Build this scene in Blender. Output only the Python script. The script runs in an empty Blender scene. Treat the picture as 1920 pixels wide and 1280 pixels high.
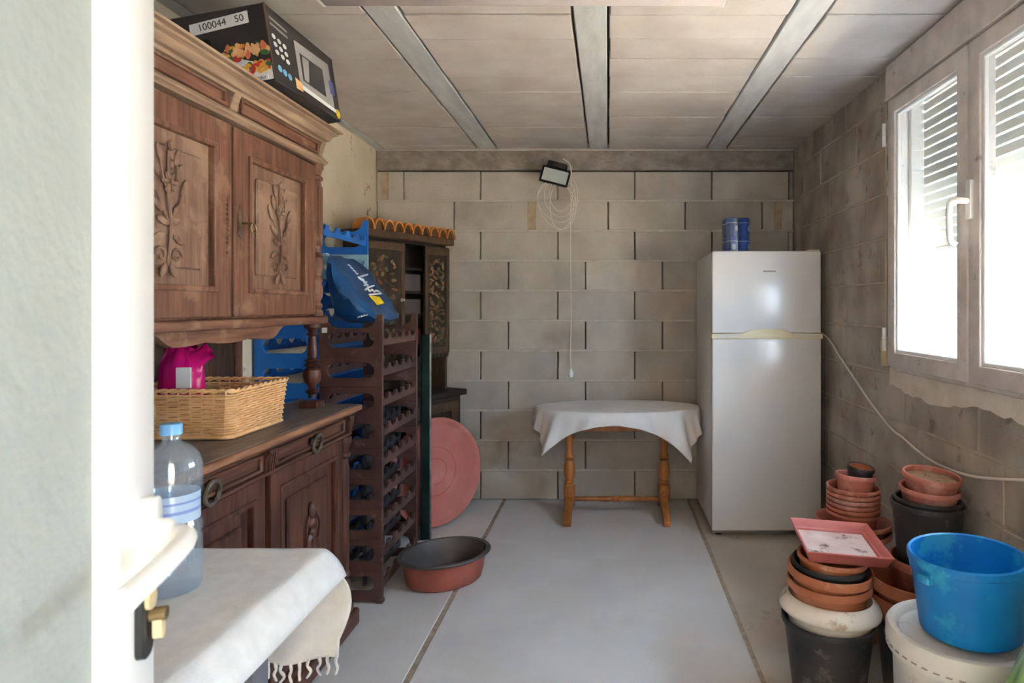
import bpy, bmesh, math, random
from math import sin, cos, pi, radians, sqrt
from mathutils import Vector, Matrix
from mathutils.geometry import tessellate_polygon
random.seed(7)
scn = bpy.context.scene
COL = scn.collection

# ------------------------------------------------------------------ camera, sky, sun, exposure
cam_d = bpy.data.cameras.new('camera')
cam = bpy.data.objects.new('camera', cam_d); COL.objects.link(cam)
cam.location = (0, 0, 1.28); cam.rotation_euler = (pi/2, 0, 0)
cam_d.sensor_width = 36; cam_d.lens = 36*1170/1920
cam_d.shift_x = -180/1920; cam_d.shift_y = -65/1920
cam_d.clip_start = 0.02
cam_d.dof.use_dof = True; cam_d.dof.focus_distance = 3.0; cam_d.dof.aperture_fstop = 8
scn.camera = cam

w = bpy.data.worlds.new('sky'); scn.world = w; w.use_nodes = True
bg = w.node_tree.nodes['Background']
bg.inputs[0].default_value = (0.55, 0.76, 1.0, 1); bg.inputs[1].default_value = 15.0

sun_d = bpy.data.lights.new('sun', 'SUN'); sun_d.energy = 85; sun_d.angle = radians(0.6); sun_d.color = (1, .955, .90)
sun = bpy.data.objects.new('sun', sun_d); COL.objects.link(sun)
sun.rotation_euler = Vector((0.24, -0.16, -0.95)).to_track_quat('-Z', 'Y').to_euler()

def portal(name, loc, rot, sx, sy):
    d = bpy.data.lights.new(name, 'AREA'); d.shape = 'RECTANGLE'; d.size = sx; d.size_y = sy
    o = bpy.data.objects.new(name, d); COL.objects.link(o); o.location = loc; o.rotation_euler = rot
    d.cycles.is_portal = True
portal('window_portal', (1.46, 2.08, 1.3), (0, pi/2, 0), .75, 1.3)
portal('door_portal', (.2, -.42, 1.05), (pi/2, 0, 0), .95, 2.15)

scn.view_settings.view_transform = 'Standard'; scn.view_settings.look = 'None'
scn.view_settings.gamma = 1; scn.view_settings.use_curve_mapping = False
scn.view_settings.exposure = 1.56
scn.cycles.max_bounces = 12; scn.cycles.diffuse_bounces = 9; scn.cycles.glossy_bounces = 3; scn.cycles.adaptive_threshold = .02; scn.cycles.transparent_max_bounces = 16
scn.cycles.caustics_reflective = False; scn.cycles.caustics_refractive = False
scn.cycles.sample_clamp_indirect = 12
scn.cycles.use_denoising = True

# ------------------------------------------------------------------ materials
MATS = {}
def L(c):   # sRGB 0..255 -> linear
    return tuple(((v/255/12.92) if v/255 <= .04045 else ((v/255+.055)/1.055)**2.4) for v in c)
def mat(name, c1, c2=None, rough=.6, scale=8, stretch=(1, 1, 1), bump=0, bscale=80, detail=5, spots=None, spot_scale=20,
        spot_thr=.65, rand=0, spec=.4, metal=0, lo=.35, hi=.65, grime=None):
    if name in MATS: return MATS[name]
    m = bpy.data.materials.new(name); m.use_nodes = True; MATS[name] = m
    nt = m.node_tree; N = nt.nodes; K = nt.links
    b = N['Principled BSDF']
    b.inputs['Roughness'].default_value = rough; b.inputs['Metallic'].default_value = metal
    b.inputs['Specular IOR Level'].default_value = spec
    c1 = L(c1); c2 = L(c2) if c2 else c1
    geo = N.new('ShaderNodeNewGeometry'); mp = N.new('ShaderNodeMapping'); mp.inputs['Scale'].default_value = stretch
    K.new(geo.outputs['Position'], mp.inputs['Vector'])
    nz = N.new('ShaderNodeTexNoise'); nz.inputs['Scale'].default_value = scale; nz.inputs['Detail'].default_value = detail
    K.new(mp.outputs[0], nz.inputs['Vector'])
    rp = N.new('ShaderNodeValToRGB'); rp.color_ramp.elements[0].position = lo; rp.color_ramp.elements[1].position = hi
    rp.color_ramp.elements[0].color = (*c1, 1); rp.color_ramp.elements[1].color = (*c2, 1)
    K.new(nz.outputs['Fac'], rp.inputs['Fac'])
    col = rp.outputs['Color']
    if spots:
        s = N.new('ShaderNodeTexNoise'); s.inputs['Scale'].default_value = spot_scale; s.inputs['Detail'].default_value = 6
        s.inputs['Roughness'].default_value = .65
        K.new(geo.outputs['Position'], s.inputs['Vector'])
        r2 = N.new('ShaderNodeValToRGB'); r2.color_ramp.elements[0].position = spot_thr; r2.color_ramp.elements[1].position = min(1, spot_thr+.1)
        K.new(s.outputs['Fac'], r2.inputs['Fac'])
        mx = N.new('ShaderNodeMix'); mx.data_type = 'RGBA'
        K.new(r2.outputs['Color'], mx.inputs[0]); K.new(col, mx.inputs[6]); mx.inputs[7].default_value = (*L(spots), 1)
        col = mx.outputs[2]
    if grime:
        gc, gs, gt = grime
        s = N.new('ShaderNodeTexNoise'); s.inputs['Scale'].default_value = gs; s.inputs['Detail'].default_value = 4
        K.new(geo.outputs['Position'], s.inputs['Vector'])
        r2 = N.new('ShaderNodeMapRange'); r2.inputs[1].default_value = gt; r2.inputs[2].default_value = gt+.2; r2.inputs[4].default_value = .75
        K.new(s.outputs['Fac'], r2.inputs[0])
        mx = N.new('ShaderNodeMix'); mx.data_type = 'RGBA'
        K.new(r2.outputs[0], mx.inputs[0]); K.new(col, mx.inputs[6]); mx.inputs[7].default_value = (*L(gc), 1)
        col = mx.outputs[2]
    if rand:
        oi = N.new('ShaderNodeObjectInfo'); mr = N.new('ShaderNodeMapRange')
        mr.inputs[3].default_value = 1-rand; mr.inputs[4].default_value = 1+rand
        K.new(oi.outputs['Random'], mr.inputs[0])
        hs = N.new('ShaderNodeHueSaturation'); K.new(mr.outputs[0], hs.inputs['Value']); K.new(col, hs.inputs['Color'])
        col = hs.outputs['Color']
    K.new(col, b.inputs['Base Color'])
    if bump:
        bn = N.new('ShaderNodeTexNoise'); bn.inputs['Scale'].default_value = bscale; bn.inputs['Detail'].default_value = 6
        K.new(mp.outputs[0], bn.inputs['Vector'])
        bp = N.new('ShaderNodeBump'); bp.inputs['Strength'].default_value = min(1, bump); bp.inputs['Distance'].default_value = .004
        K.new(bn.outputs['Fac'], bp.inputs['Height']); K.new(bp.outputs[0], b.inputs['Normal'])
    return m
def mat_mix(name, col, parts, bump=0, bscale=60, rough=.2):
    """parts: list of (kind, weight) of transparent / diffuse / translucent / glossy / refraction"""
    m = bpy.data.materials.new(name); m.use_nodes = True; MATS[name] = m
    nt = m.node_tree; N = nt.nodes; K = nt.links; N.remove(N['Principled BSDF'])
    out = N['Material Output']; cur = None; tot = 0
    nb = None
    if bump:
        geo = N.new('ShaderNodeNewGeometry'); bn = N.new('ShaderNodeTexNoise'); bn.inputs['Scale'].default_value = bscale
        K.new(geo.outputs['Position'], bn.inputs['Vector'])
        bp = N.new('ShaderNodeBump'); bp.inputs['Strength'].default_value = bump; bp.inputs['Distance'].default_value = .004
        K.new(bn.outputs['Fac'], bp.inputs['Height']); nb = bp.outputs[0]
    for kind, wt in parts:
        n = N.new({'transparent': 'ShaderNodeBsdfTransparent', 'diffuse': 'ShaderNodeBsdfDiffuse', 'translucent': 'ShaderNodeBsdfTranslucent',
                   'glossy': 'ShaderNodeBsdfGlossy', 'refraction': 'ShaderNodeBsdfRefraction'}[kind])
        n.inputs['Color'].default_value = (*L(col), 1) if kind != 'glossy' else (1, 1, 1, 1)
        if kind in ('glossy', 'refraction'): n.inputs['Roughness'].default_value = rough
        if kind == 'refraction': n.inputs['IOR'].default_value = 1.05
        if nb and 'Normal' in n.inputs: K.new(nb, n.inputs['Normal'])
        if cur is None: cur = n.outputs[0]; tot = wt
        else:
            mx = N.new('ShaderNodeMixShader'); tot += wt; mx.inputs[0].default_value = wt/tot
            K.new(cur, mx.inputs[1]); K.new(n.outputs[0], mx.inputs[2]); cur = mx.outputs[0]
    K.new(cur, out.inputs['Surface'])
    return m

m_block = mat('concrete_block', (172, 164, 153), (194, 186, 175), .95, 3.5, bump=.6, bscale=140, spots=(152, 145, 136), spot_scale=60, spot_thr=.62, rand=.08, grime=((140, 124, 106), 1.7, .56))
m_blockr = mat('smeared_block', (148, 138, 128), (180, 170, 158), .95, 5, (1, 1, .8), bump=.6, bscale=90, spots=(128, 118, 108), spot_scale=9, spot_thr=.58, rand=.07, grime=((120, 104, 88), 2.2, .52))
m_mortar = mat('mortar', (186, 179, 168), (200, 193, 182), .95, 20, bump=.7, bscale=90)
m_mortar_r = mat('mortar_smear', (162, 150, 136), (184, 172, 158), .95, 9, bump=.7, bscale=70)
m_core = mat('joint_dark', (104, 98, 92), (118, 112, 106), .95, 20)
m_ring = mat('rough_ring_beam', (128, 119, 112), (160, 150, 141), .95, 12, (1, 1, 1.5), bump=1, bscale=60, spots=(96, 88, 82), spot_scale=30, spot_thr=.62)
m_brick = mat('clay_sliver', (186, 166, 142), (170, 148, 122), .9, 20, bump=.4)
m_plaster = mat('cream_plaster', (208, 194, 170), (222, 210, 190), .9, 3, bump=.2, bscale=40, spots=(120, 116, 104), spot_scale=14, spot_thr=.61)
m_floor = mat('dusty_concrete', (203, 201, 203), (214, 212, 214), .85, 3, bump=.25, bscale=60, spots=(206, 203, 202), spot_scale=2.5, spot_thr=.5)
m_floor2 = mat('stained_concrete', (182, 174, 164), (200, 192, 182), .85, 2.5, bump=.25, bscale=60, spots=(158, 144, 128), spot_scale=5, spot_thr=.6)
m_seam = mat('floor_seam', (178, 162, 144), (150, 136, 120), .95, 30, bump=.8, bscale=60)
m_plank = mat('ceiling_plank', (180, 171, 165), (195, 187, 182), .95, 5, bump=.5, bscale=130, rand=.04)
m_joist = mat('ceiling_joist', (176, 177, 178), (196, 196, 196), .85, 6, (3, .6, 1), bump=.3, bscale=50, spots=(208, 208, 208), spot_scale=14, spot_thr=.62)
m_slab = mat('slab_dark', (90, 84, 80), None, .95)
m_white_pvc = mat('white_pvc', (232, 230, 228), (224, 221, 218), .35, 6)
m_pvc_dirty = mat('dusty_white_aluminium', (214, 206, 202), (198, 190, 186), .5, 14, spots=(150, 140, 134), spot_scale=22, spot_thr=.62)
m_slat_grey = mat('grey_slat', (196, 196, 190), None, .5)
m_glass = mat_mix('window_glass', (250, 252, 252), [('transparent', .93), ('glossy', .07)], rough=.02)
m_slat_lit = mat_mix('lit_slat', (235, 236, 232), [('diffuse', .93), ('translucent', .07)])  # paler slat colour, painted in for the lit lower part of the shutter
m_frost = mat_mix('obscure_glass', (206, 211, 206), [('diffuse', .42), ('translucent', .33), ('refraction', .2), ('glossy', .05)], bump=.6, bscale=55, rough=.45)
m_black_metal = mat('black_metal', (24, 24, 25), (34, 33, 33), .45, 10)
m_brass = mat('old_brass', (150, 128, 88), (108, 92, 66), .4, 30, metal=.7)
m_bronze = mat('dark_bronze', (128, 116, 100), (84, 74, 62), .4, 30, metal=.6)
m_beige = mat('aged_beige_plastic', (206, 184, 146), (190, 168, 130), .5, 12)
m_cable = mat('white_cable', (222, 214, 204), None, .5)
WV, WH, WX = (26, 26, 2.2), (26, 2.2, 26), (2.2, 26, 26)
m_wood_v = mat('walnut_upright', (86, 55, 42), (120, 83, 66), .5, 2.2, WV, bump=.15, bscale=6, spots=(132, 100, 80), spot_scale=7, spot_thr=.54)
m_wood_h = mat('walnut_lengthwise', (86, 54, 41), (124, 87, 69), .5, 2.2, WH, bump=.15, bscale=6, spots=(138, 108, 88), spot_scale=7, spot_thr=.54)
m_panel = mat('walnut_dusty_panel', (100, 73, 59), (132, 104, 87), .55, 2.0, WV, bump=.15, bscale=6, spots=(142, 116, 96), spot_scale=5, spot_thr=.52)
m_crown = mat('walnut_dusty_crown', (122, 98, 80), (158, 134, 112), .65, 2.0, WH, bump=.2, bscale=6)
m_wood_low = mat('walnut_dark_upright', (66, 36, 28), (100, 62, 48), .42, 2.2, WV, bump=.15, bscale=6)
m_wood_lowh = mat('walnut_dark_lengthwise', (70, 40, 31), (106, 68, 52), .42, 2.2, WH, bump=.15, bscale=6)
m_wood_edge = mat('walnut_worn_edge', (124, 82, 58), (156, 110, 82), .5, 3, WH)
m_top = mat('worktop_dusty', (92, 80, 75), (116, 104, 99), .5, 2.0, WH, bump=.1, bscale=8, spots=(132, 123, 119), spot_scale=6, spot_thr=.55)
m_pine = mat('honey_turned_wood', (146, 88, 42), (180, 116, 62), .4, 6, (3, 3, .6), spots=(110, 66, 34), spot_scale=14, spot_thr=.64)
m_cloth = mat('white_tablecloth', (226, 222, 222), (234, 230, 230), .9, 6, bump=.15, bscale=160)
m_cloth2 = mat('cream_cotton_cloth', (222, 221, 220), (211, 210, 209), .9, 30, (1, 1, 1), bump=.25, bscale=220)
m_green_thread = mat('green_thread', (40, 130, 88), None, .9)
m_rack_brown = mat('brown_rack_plastic', (74, 50, 46), (92, 64, 58), .45, 8, spots=(112, 90, 84), spot_scale=20, spot_thr=.59)
m_rack_black = mat('black_rack_plastic', (40, 38, 40), (62, 60, 62), .45, 12)
m_rack_blue = mat('blue_rack_plastic', (22, 96, 184), (38, 112, 200), .45, 6)
m_rack_light = mat('light_blue_rack_plastic', (140, 184, 206), (158, 198, 216), .45, 6)
m_navy = mat('navy_sack_film', (14, 60, 108), (30, 80, 136), .30, 9, bump=1, bscale=22)
m_navy2 = mat('navy_sack_front', (16, 56, 108), (28, 68, 122), .32, 5)
m_print_white = mat('white_print', (226, 228, 230), None, .5)
m_yellow = mat('yellow_tag', (232, 206, 30), (220, 190, 20), .5)
m_green_panel = mat('dark_green_panel', (18, 30, 27), (30, 44, 40), .65, 6, spots=(40, 52, 48), spot_scale=30, spot_thr=.7, spec=.12)
m_alu = mat('dull_aluminium_edge', (134, 140, 138), (108, 114, 112), .4, 20, metal=.5)
m_paint = mat('painted_brown_cabinet', (40, 31, 24), (60, 47, 35), .5, 4, WV, spots=(90, 66, 44), spot_scale=9, spot_thr=.6)
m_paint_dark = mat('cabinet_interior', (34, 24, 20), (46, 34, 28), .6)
m_paint_trim = mat('cabinet_edge_brown', (86, 64, 46), (66, 48, 35), .5, 5, WV)
m_clay_glaze = mat('painted_orange_edge', (186, 116, 52), (200, 134, 66), .5, 20)
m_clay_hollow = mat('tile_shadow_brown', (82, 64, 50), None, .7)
m_bloom1 = mat('painted_red_bloom', (112, 62, 46), (126, 78, 56), .6)
m_bloom2 = mat('painted_ochre_leaf', (118, 98, 62), (96, 84, 56), .6)
m_bloom3 = mat('painted_green_leaf', (64, 66, 46), (84, 80, 56), .6)
m_terr = mat('terracotta_plastic', (158, 88, 70), (174, 104, 86), .6, 9, bump=.1, spots=(192, 138, 122), spot_scale=8, spot_thr=.55)
m_terr2 = mat('faded_terracotta_plastic', (176, 106, 92), (188, 120, 106), .6, 7, spots=(198, 146, 136), spot_scale=9, spot_thr=.54)
m_orange = mat('orange_clay_plastic', (166, 100, 70), (182, 118, 88), .6, 8, spots=(192, 142, 116), spot_scale=10, spot_thr=.57)
m_pink = mat('pink_saucer_plastic', (190, 112, 102), (202, 126, 116), .55, 5, spots=(208, 134, 128), spot_scale=5, spot_thr=.56)
m_tray = mat('pink_tray_plastic', (178, 92, 86), (190, 108, 100), .55, 9)
m_tray_dust = mat('dust_in_tray', (206, 184, 176), (190, 160, 152), .9, 12, spots=(96, 74, 62), spot_scale=16, spot_thr=.57)
m_black_pot = mat('black_pot_plastic', (44, 42, 43), (60, 57, 57), .5, 8, spots=(112, 104, 98), spot_scale=12, spot_thr=.59)
m_basin_in = mat('grey_basin_inside', (76, 68, 66), (94, 86, 84), .5, 7, spots=(60, 54, 52), spot_scale=5, spot_thr=.54)
m_basin_out = mat('basin_red_outside', (150, 80, 66), (166, 94, 80), .55, 8, spots=(140, 92, 74), spot_scale=12, spot_thr=.55)
m_soil = mat('dry_soil', (160, 132, 110), (182, 156, 132), .95, 30, bump=.8, bscale=50, spots=(110, 86, 70), spot_scale=40, spot_thr=.55)
m_white_pot = mat('white_planter', (222, 214, 204), (232, 226, 218), .5, 8, spots=(190, 170, 150), spot_scale=14, spot_thr=.59)
m_white_bucket = mat('white_bucket', (222, 218, 214), (212, 207, 202), .45, 6, spots=(184, 170, 154), spot_scale=16, spot_thr=.61)
m_blue_bucket = mat('blue_bucket', (6, 112, 190), (14, 128, 204), .42, 5, spots=(52, 158, 204), spot_scale=9, spot_thr=.57)
m_green_bag = mat('green_bag_film', (140, 178, 118), (112, 152, 100), .25, 12, (1, 1, .5), bump=.4, bscale=20)
m_wicker = mat('honey_wicker', (218, 170, 116), (234, 192, 142), .5, 30, spots=(196, 142, 88), spot_scale=40, spot_thr=.6)
m_magenta = mat('magenta_film', (208, 24, 122), (190, 14, 104), .25, 8, bump=.4, bscale=18)
m_pet = mat_mix('clear_bottle_plastic', (228, 240, 250), [('transparent', .72), ('diffuse', .12), ('glossy', .16)], rough=.08)
m_cap = mat('light_blue_cap', (120, 176, 226), None, .4)
m_label = mat_mix('bottle_label', (196, 216, 238), [('transparent', .25), ('diffuse', .7), ('glossy', .05)])
m_label_ink = mat('label_ink', (120, 136, 190), None, .6)
m_fridge = mat('white_enamel', (216, 215, 217), (220, 219, 221), .22, 3, spec=.5)
m_fridge_side = mat('white_enamel_side', (206, 204, 203), (212, 210, 208), .35, 3)
m_cream = mat('yellowed_plastic', (226, 216, 186), (218, 206, 172), .4, 8)
m_gasket = mat('grey_gasket', (150, 146, 138), None, .6)
m_can = mat('blue_can', (0, 62, 142), (0, 78, 160), .3, 8)
m_film = mat_mix('shrink_film', (220, 232, 250), [('transparent', .86), ('glossy', .14)], rough=.12)
m_box = mat('black_carton', (38, 36, 38), (46, 43, 45), .45, 4)
m_box_edge = mat('brown_carton_edge', (110, 84, 68), None, .8)
m_print_grey = mat('grey_print', (168, 164, 164), (140, 137, 138), .5, 3)
m_print_dark = mat('dark_print', (30, 31, 33), (52, 53, 55), .35, 3)
m_print_food1 = mat('pasta_print', (220, 160, 104), (232, 188, 140), .5, 40)
m_print_food2 = mat('prawn_print', (214, 120, 84), None, .5)
m_print_food3 = mat('herb_print', (66, 108, 62), None, .5)
m_print_food4 = mat('tomato_print', (196, 48, 52), None, .5)
m_print_food5 = mat('mango_print', (228, 172, 62), None, .5)
m_print_blue = mat('blue_print', (110, 172, 220), None, .5)
m_print_violet = mat('violet_print', (84, 86, 150), None, .5)
m_lamp_glass = mat('flood_glass', (190, 196, 196), (170, 178, 178), .12, 3)
m_fix = mat_mix('lamp_diffuser', (226, 216, 214), [('diffuse', .6), ('translucent', .35), ('glossy', .05)])
m_ground = mat('outdoor_ground', (216, 200, 175), (228, 212, 189), .95, 1.5)
m_grey_leg = mat('grey_painted_leg', (92, 94, 102), (112, 113, 120), .6, 8)
m_light_blocker = mat('light_blocker_plaster', (136, 134, 132), (146, 144, 142), .9, 3)  # dark grey for the added walls, keeps door light low
m_outwall = mat('outdoor_white_wall', (236, 230, 220), None, .9)

# ------------------------------------------------------------------ mesh helpers
ORG = {}
class MB:
    def __init__(s): s.v = []; s.f = []
    def add(s, vs, fs):
        o = len(s.v); s.v += [tuple(p) for p in vs]; s.f += [tuple(i+o for i in f) for f in fs]; return s
    def box(s, a, b):
        x0, y0, z0 = a; x1, y1, z1 = b
        return s.add([(x0,y0,z0),(x1,y0,z0),(x1,y1,z0),(x0,y1,z0),(x0,y0,z1),(x1,y0,z1),(x1,y1,z1),(x0,y1,z1)],
                     [(0,3,2,1),(4,5,6,7),(0,1,5,4),(1,2,6,5),(2,3,7,6),(3,0,4,7)])
    def lathe(s, prof, n=24, c=(0, 0, 0), axis='z', closed=False, sx=1, sy=1):
        """prof list of (r, h); caps are made by r = 0 points"""
        vs = []; fs = []; rows = []
        for r, h in prof:
            if r < 1e-6:
                rows.append([len(vs)]); vs.append((0, 0, h))
            else:
                rows.append(list(range(len(vs), len(vs)+n)))
                vs += [(r*cos(2*pi*k/n)*sx, r*sin(2*pi*k/n)*sy, h) for k in range(n)]
        prs = list(zip(rows, rows[1:]))
        if closed: prs.append((rows[-1], rows[0]))
        for a, b in prs:
            for k in range(n):
                k2 = (k+1) % n
                if len(a) == 1 and len(b) == 1: continue
                if len(a) == 1: fs.append((a[0], b[k], b[k2]))
                elif len(b) == 1: fs.append((a[k], a[k2], b[0]))
                else: fs.append((a[k], a[k2], b[k2], b[k]))
        def tr(p):
            x, y, z = p
            if axis == 'x': x, y, z = z, x, y
            elif axis == 'y': x, y, z = y, z, x
            return (x+c[0], y+c[1], z+c[2])
        return s.add([tr(p) for p in vs], fs)
    def tube(s, pts, r, n=8, closed=False):
        pts = [Vector(p) for p in pts]; m = len(pts); vs = []; fs = []
        up = None
        for i, p in enumerate(pts):
            if closed: t = pts[(i+1) % m]-pts[i-1]
            else: t = pts[min(i+1, m-1)]-pts[max(i-1, 0)]
            t = t.normalized() if t.length > 1e-9 else Vector((0, 0, 1))
            if up is None:
                up = Vector((0, 0, 1)) if abs(t.z) < .9 else Vector((1, 0, 0))
            a = t.cross(up)
            if a.length < 1e-4: a = t.cross(Vector((1, .3, .2)))
            a.normalize(); b = a.cross(t).normalized(); up = b
            rr = r[i] if isinstance(r, (list, tuple)) else r
            vs += [p+a*(rr*cos(2*pi*k/n))+b*(rr*sin(2*pi*k/n)) for k in range(n)]
        for i in range(m if closed else m-1):
            j = (i+1) % m
            for k in range(n):
                k2 = (k+1) % n
                fs.append((i*n+k, i*n+k2, j*n+k2, j*n+k))
        if not closed:
            fs.append(tuple(range(n))[::-1]); fs.append(tuple((m-1)*n+k for k in range(n)))
        return s.add(vs, fs)
    def plate(s, outer, holes, w0, w1, fn):
        """extrude a 2-D outline with holes between depths w0 and w1; fn(u, v, w) -> xyz"""
        loops = [outer]+list(holes)
        flat = [p for lp in loops for p in lp]; n = len(flat)
        tris = tessellate_polygon([[Vector((p[0], p[1], 0)) for p in lp] for lp in loops])
        vs = [fn(u, v, w0) for u, v in flat]+[fn(u, v, w1) for u, v in flat]
        fs = [tuple(t) for t in tris]+[tuple(i+n for i in t)[::-1] for t in tris]
        o = 0
        for lp in loops:
            k = len(lp)
            for i in range(k):
                j = (i+1) % k
                fs.append((o+i, o+j, o+j+n, o+i+n))
            o += k
        return s.add(vs, fs)
    def ell(s, c, r, ang=0, fn=None, n=10, m=6):
        """ellipsoid in (u, v, w), turned by ang in the u-v plane"""
        vs = []; fs = []
        for i in range(m+1):
            th = pi*i/m
            for k in range(n):
                ph = 2*pi*k/n
                u = r[0]*sin(th)*cos(ph); v = r[1]*sin(th)*sin(ph); ww = r[2]*cos(th)
                u, v = u*cos(ang)-v*sin(ang), u*sin(ang)+v*cos(ang)
                p = (c[0]+u, c[1]+v, c[2]+ww)
                vs.append(fn(*p) if fn else p)
        for i in range(m):
            for k in range(n):
                k2 = (k+1) % n
                fs.append((i*n+k, i*n+k2, (i+1)*n+k2, (i+1)*n+k))
        return s.add(vs, fs)
    def grid(s, fn, nu, nv):
        vs = [fn(i/nu, j/nv) for j in range(nv+1) for i in range(nu+1)]
        fs = [(j*(nu+1)+i, j*(nu+1)+i+1, (j+1)*(nu+1)+i+1, (j+1)*(nu+1)+i) for j in range(nv) for i in range(nu)]
        return s.add(vs, fs)
    def mesh(s, name, bev=0, seg=1, smooth=35, org=(0, 0, 0), weld=True):
        me = bpy.data.meshes.new(name)
        me.from_pydata([(x-org[0], y-org[1], z-org[2]) for x, y, z in s.v], [], s.f)
        bm = bmesh.new(); bm.from_mesh(me)
        if weld: bmesh.ops.remove_doubles(bm, verts=bm.verts, dist=1e-5)
        bmesh.ops.recalc_face_normals(bm, faces=bm.faces)
        if bev:
            es = [e for e in bm.edges if len(e.link_faces) == 2 and e.calc_face_angle() > radians(30)]
            bmesh.ops.bevel(bm, geom=es, offset=bev, segments=seg, affect='EDGES', profile=.5, clamp_overlap=True)
        bm.to_mesh(me); bm.free()
        if smooth:
            for p in me.polygons: p.use_smooth = True
            me.set_sharp_from_angle(angle=radians(smooth))
        return me
    def build(s, name, m, parent=None, local=False, loc=None, rot=None, **kw):
        org = (0, 0, 0) if (parent is None or local) else ORG.get(parent.name, (0, 0, 0))
        me = s.mesh(name, org=org, **kw); me.materials.append(m)
        o = bpy.data.objects.new(name, me); COL.objects.link(o)
        if parent is not None:
            o.parent = parent; ORG[o.name] = ORG.get(parent.name, (0, 0, 0)) if not local else (0, 0, 0)
        if loc: o.location = loc
        if rot: o.rotation_euler = rot
        return o
def thing(name, label, cat, loc, rot=(0, 0, 0), group=None):
    o = bpy.data.objects.new(name, None); COL.objects.link(o); o.location = loc; o.rotation_euler = rot
    o.empty_display_size = .05
    ORG[o.name] = tuple(loc); tag(o, label, cat, group); return o
def tag(o, label, cat, group=None):
    o['label'] = label; o['category'] = cat
    if group: o['group'] = group
    return o
def struct(o, label=None):
    o['kind'] = 'structure'
    if label: o['label'] = label
    return o
def inst(me, name, parent, loc=(0, 0, 0), rot=(0, 0, 0), m=None):
    o = bpy.data.objects.new(name, me); COL.objects.link(o); o.parent = parent; o.location = loc; o.rotation_euler = rot
    ORG[o.name] = (0, 0, 0)
    return o
def ident(u, v, w): return (u, v, w)
def rrect(x0, y0, x1, y1, r, n=5):
    r = min(r, (x1-x0)/2-1e-4, (y1-y0)/2-1e-4); pts = []
    for cx, cy, a0 in ((x1-r, y0+r, -pi/2), (x1-r, y1-r, 0), (x0+r, y1-r, pi/2), (x0+r, y0+r, pi)):
        pts += [(cx+r*cos(a0+pi/2*k/n), cy+r*sin(a0+pi/2*k/n)) for k in range(n+1)]
    return pts
def ellipse(cx, cy, a, b, n=28, ang=0):
    return [(cx+a*cos(2*pi*k/n)*cos(ang)-b*sin(2*pi*k/n)*sin(ang), cy+a*cos(2*pi*k/n)*sin(ang)+b*sin(2*pi*k/n)*cos(ang)) for k in range(n)]
def text(body, name, m, parent, loc, rot, size, local=True, ext=.0003, shear=0):
    c = bpy.data.curves.new(name, 'FONT'); c.body = body; c.size = size; c.extrude = ext; c.shear = shear
    c.align_x = 'CENTER'; c.align_y = 'CENTER'; c.materials.append(m)
    o = bpy.data.objects.new(name+'_curve', c); COL.objects.link(o)
    me = bpy.data.meshes.new_from_object(o.evaluated_get(bpy.context.evaluated_depsgraph_get()))
    bpy.data.objects.remove(o); bpy.data.curves.remove(c)
    me.name = name; me.materials.clear(); me.materials.append(m)
    o = bpy.data.objects.new(name, me); COL.objects.link(o); o.parent = parent; o.location = loc; o.rotation_euler = rot
    return o
def catmull(pts, k=8, closed=False):
    P = [Vector(p) for p in pts]; n = len(P); out = []
    for i in range(n if closed else n-1):
        if closed: a, b, c, d = P[(i-1) % n], P[i], P[(i+1) % n], P[(i+2) % n]
        else: a, b, c, d = P[max(i-1, 0)], P[i], P[i+1], P[min(i+2, n-1)]
        for j in range(k):
            t = j/k
            out.append(.5*((2*b)+(c-a)*t+(2*a-5*b+4*c-d)*t*t+(3*b-a-3*c+d)*t**3))
    if not closed: out.append(P[-1])
    return out

# ------------------------------------------------------------------ setting
XL, XR, YB, YF, ZC = -1.537, 1.23, 4.134, -.15, 2.32
# floor: three poured strips with seams
fl = struct(MB().box((XL-.3, YF-.25, -.2), (XR+.22, YB+.3, -.003)).build('floor', m_seam), 'dusty grey concrete floor with two seams')
for x0, x1, m in ((XL-.2, -.701, m_floor), (-.680, .523, m_floor), (.541, XR+.2, m_floor2)):
    MB().box((x0, YF-.2, -.05), (x1, YB+.2, 0)).build('floor_slab', m, fl, bev=.003)

# back wall: core, mortar beds, blocks
wb = struct(MB().box((XL-.25, YB+.03, 0), (XR+.25, YB+.25, 2.5)).build('wall_back', m_core), 'bare concrete block wall at the back')
H = 2.18/11
def block_mesh(w_, h_, d_, name='block'):
    return MB().box((-w_/2, 0, -h_/2), (w_/2, d_, h_/2)).mesh(name, bev=.0035)
cache = {}
def put_block(parent, x0, x1, k, m, gap=.004, dy=0, name='block'):
    w_ = x1-x0-gap*2; key = (round(w_, 3), m.name)
    if key not in cache:
        me = block_mesh(w_, H-.012, .034); me.materials.append(m); cache[key] = me
    inst(cache[key], name, parent, ((x0+x1)/2, YB+dy, (k+.5)*H))
bl = 144.6/283
for k in range(11):                      # k = 0 at the floor
    top = 10-k
    if top == 1: j0 = (851-1140)/283-3*bl
    elif top in (0, 2, 4, 6, 8, 10): j0 = (901-1140)/283-3*bl
    else: j0 = (953-1140)/283-3*bl
    x = j0
    while x < XR:
        a, b = max(x, XL), min(x+bl, XR)
        if b-a > .03:
            put_block(wb, a, b, k, m_block, dy=random.uniform(-.0015, .0015))
        x += bl
for k in range(1, 11):
    MB().box((XL, YB+.0005, k*H-.007), (XR, YB+.034, k*H+.007)).build('mortar_bed', m_mortar, wb)
MB().box((XL, YB-.004, 2.18+.004), (XR, YB+.034, 2.345)).build('ring_beam', m_ring, wb, bev=.004)
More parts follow.
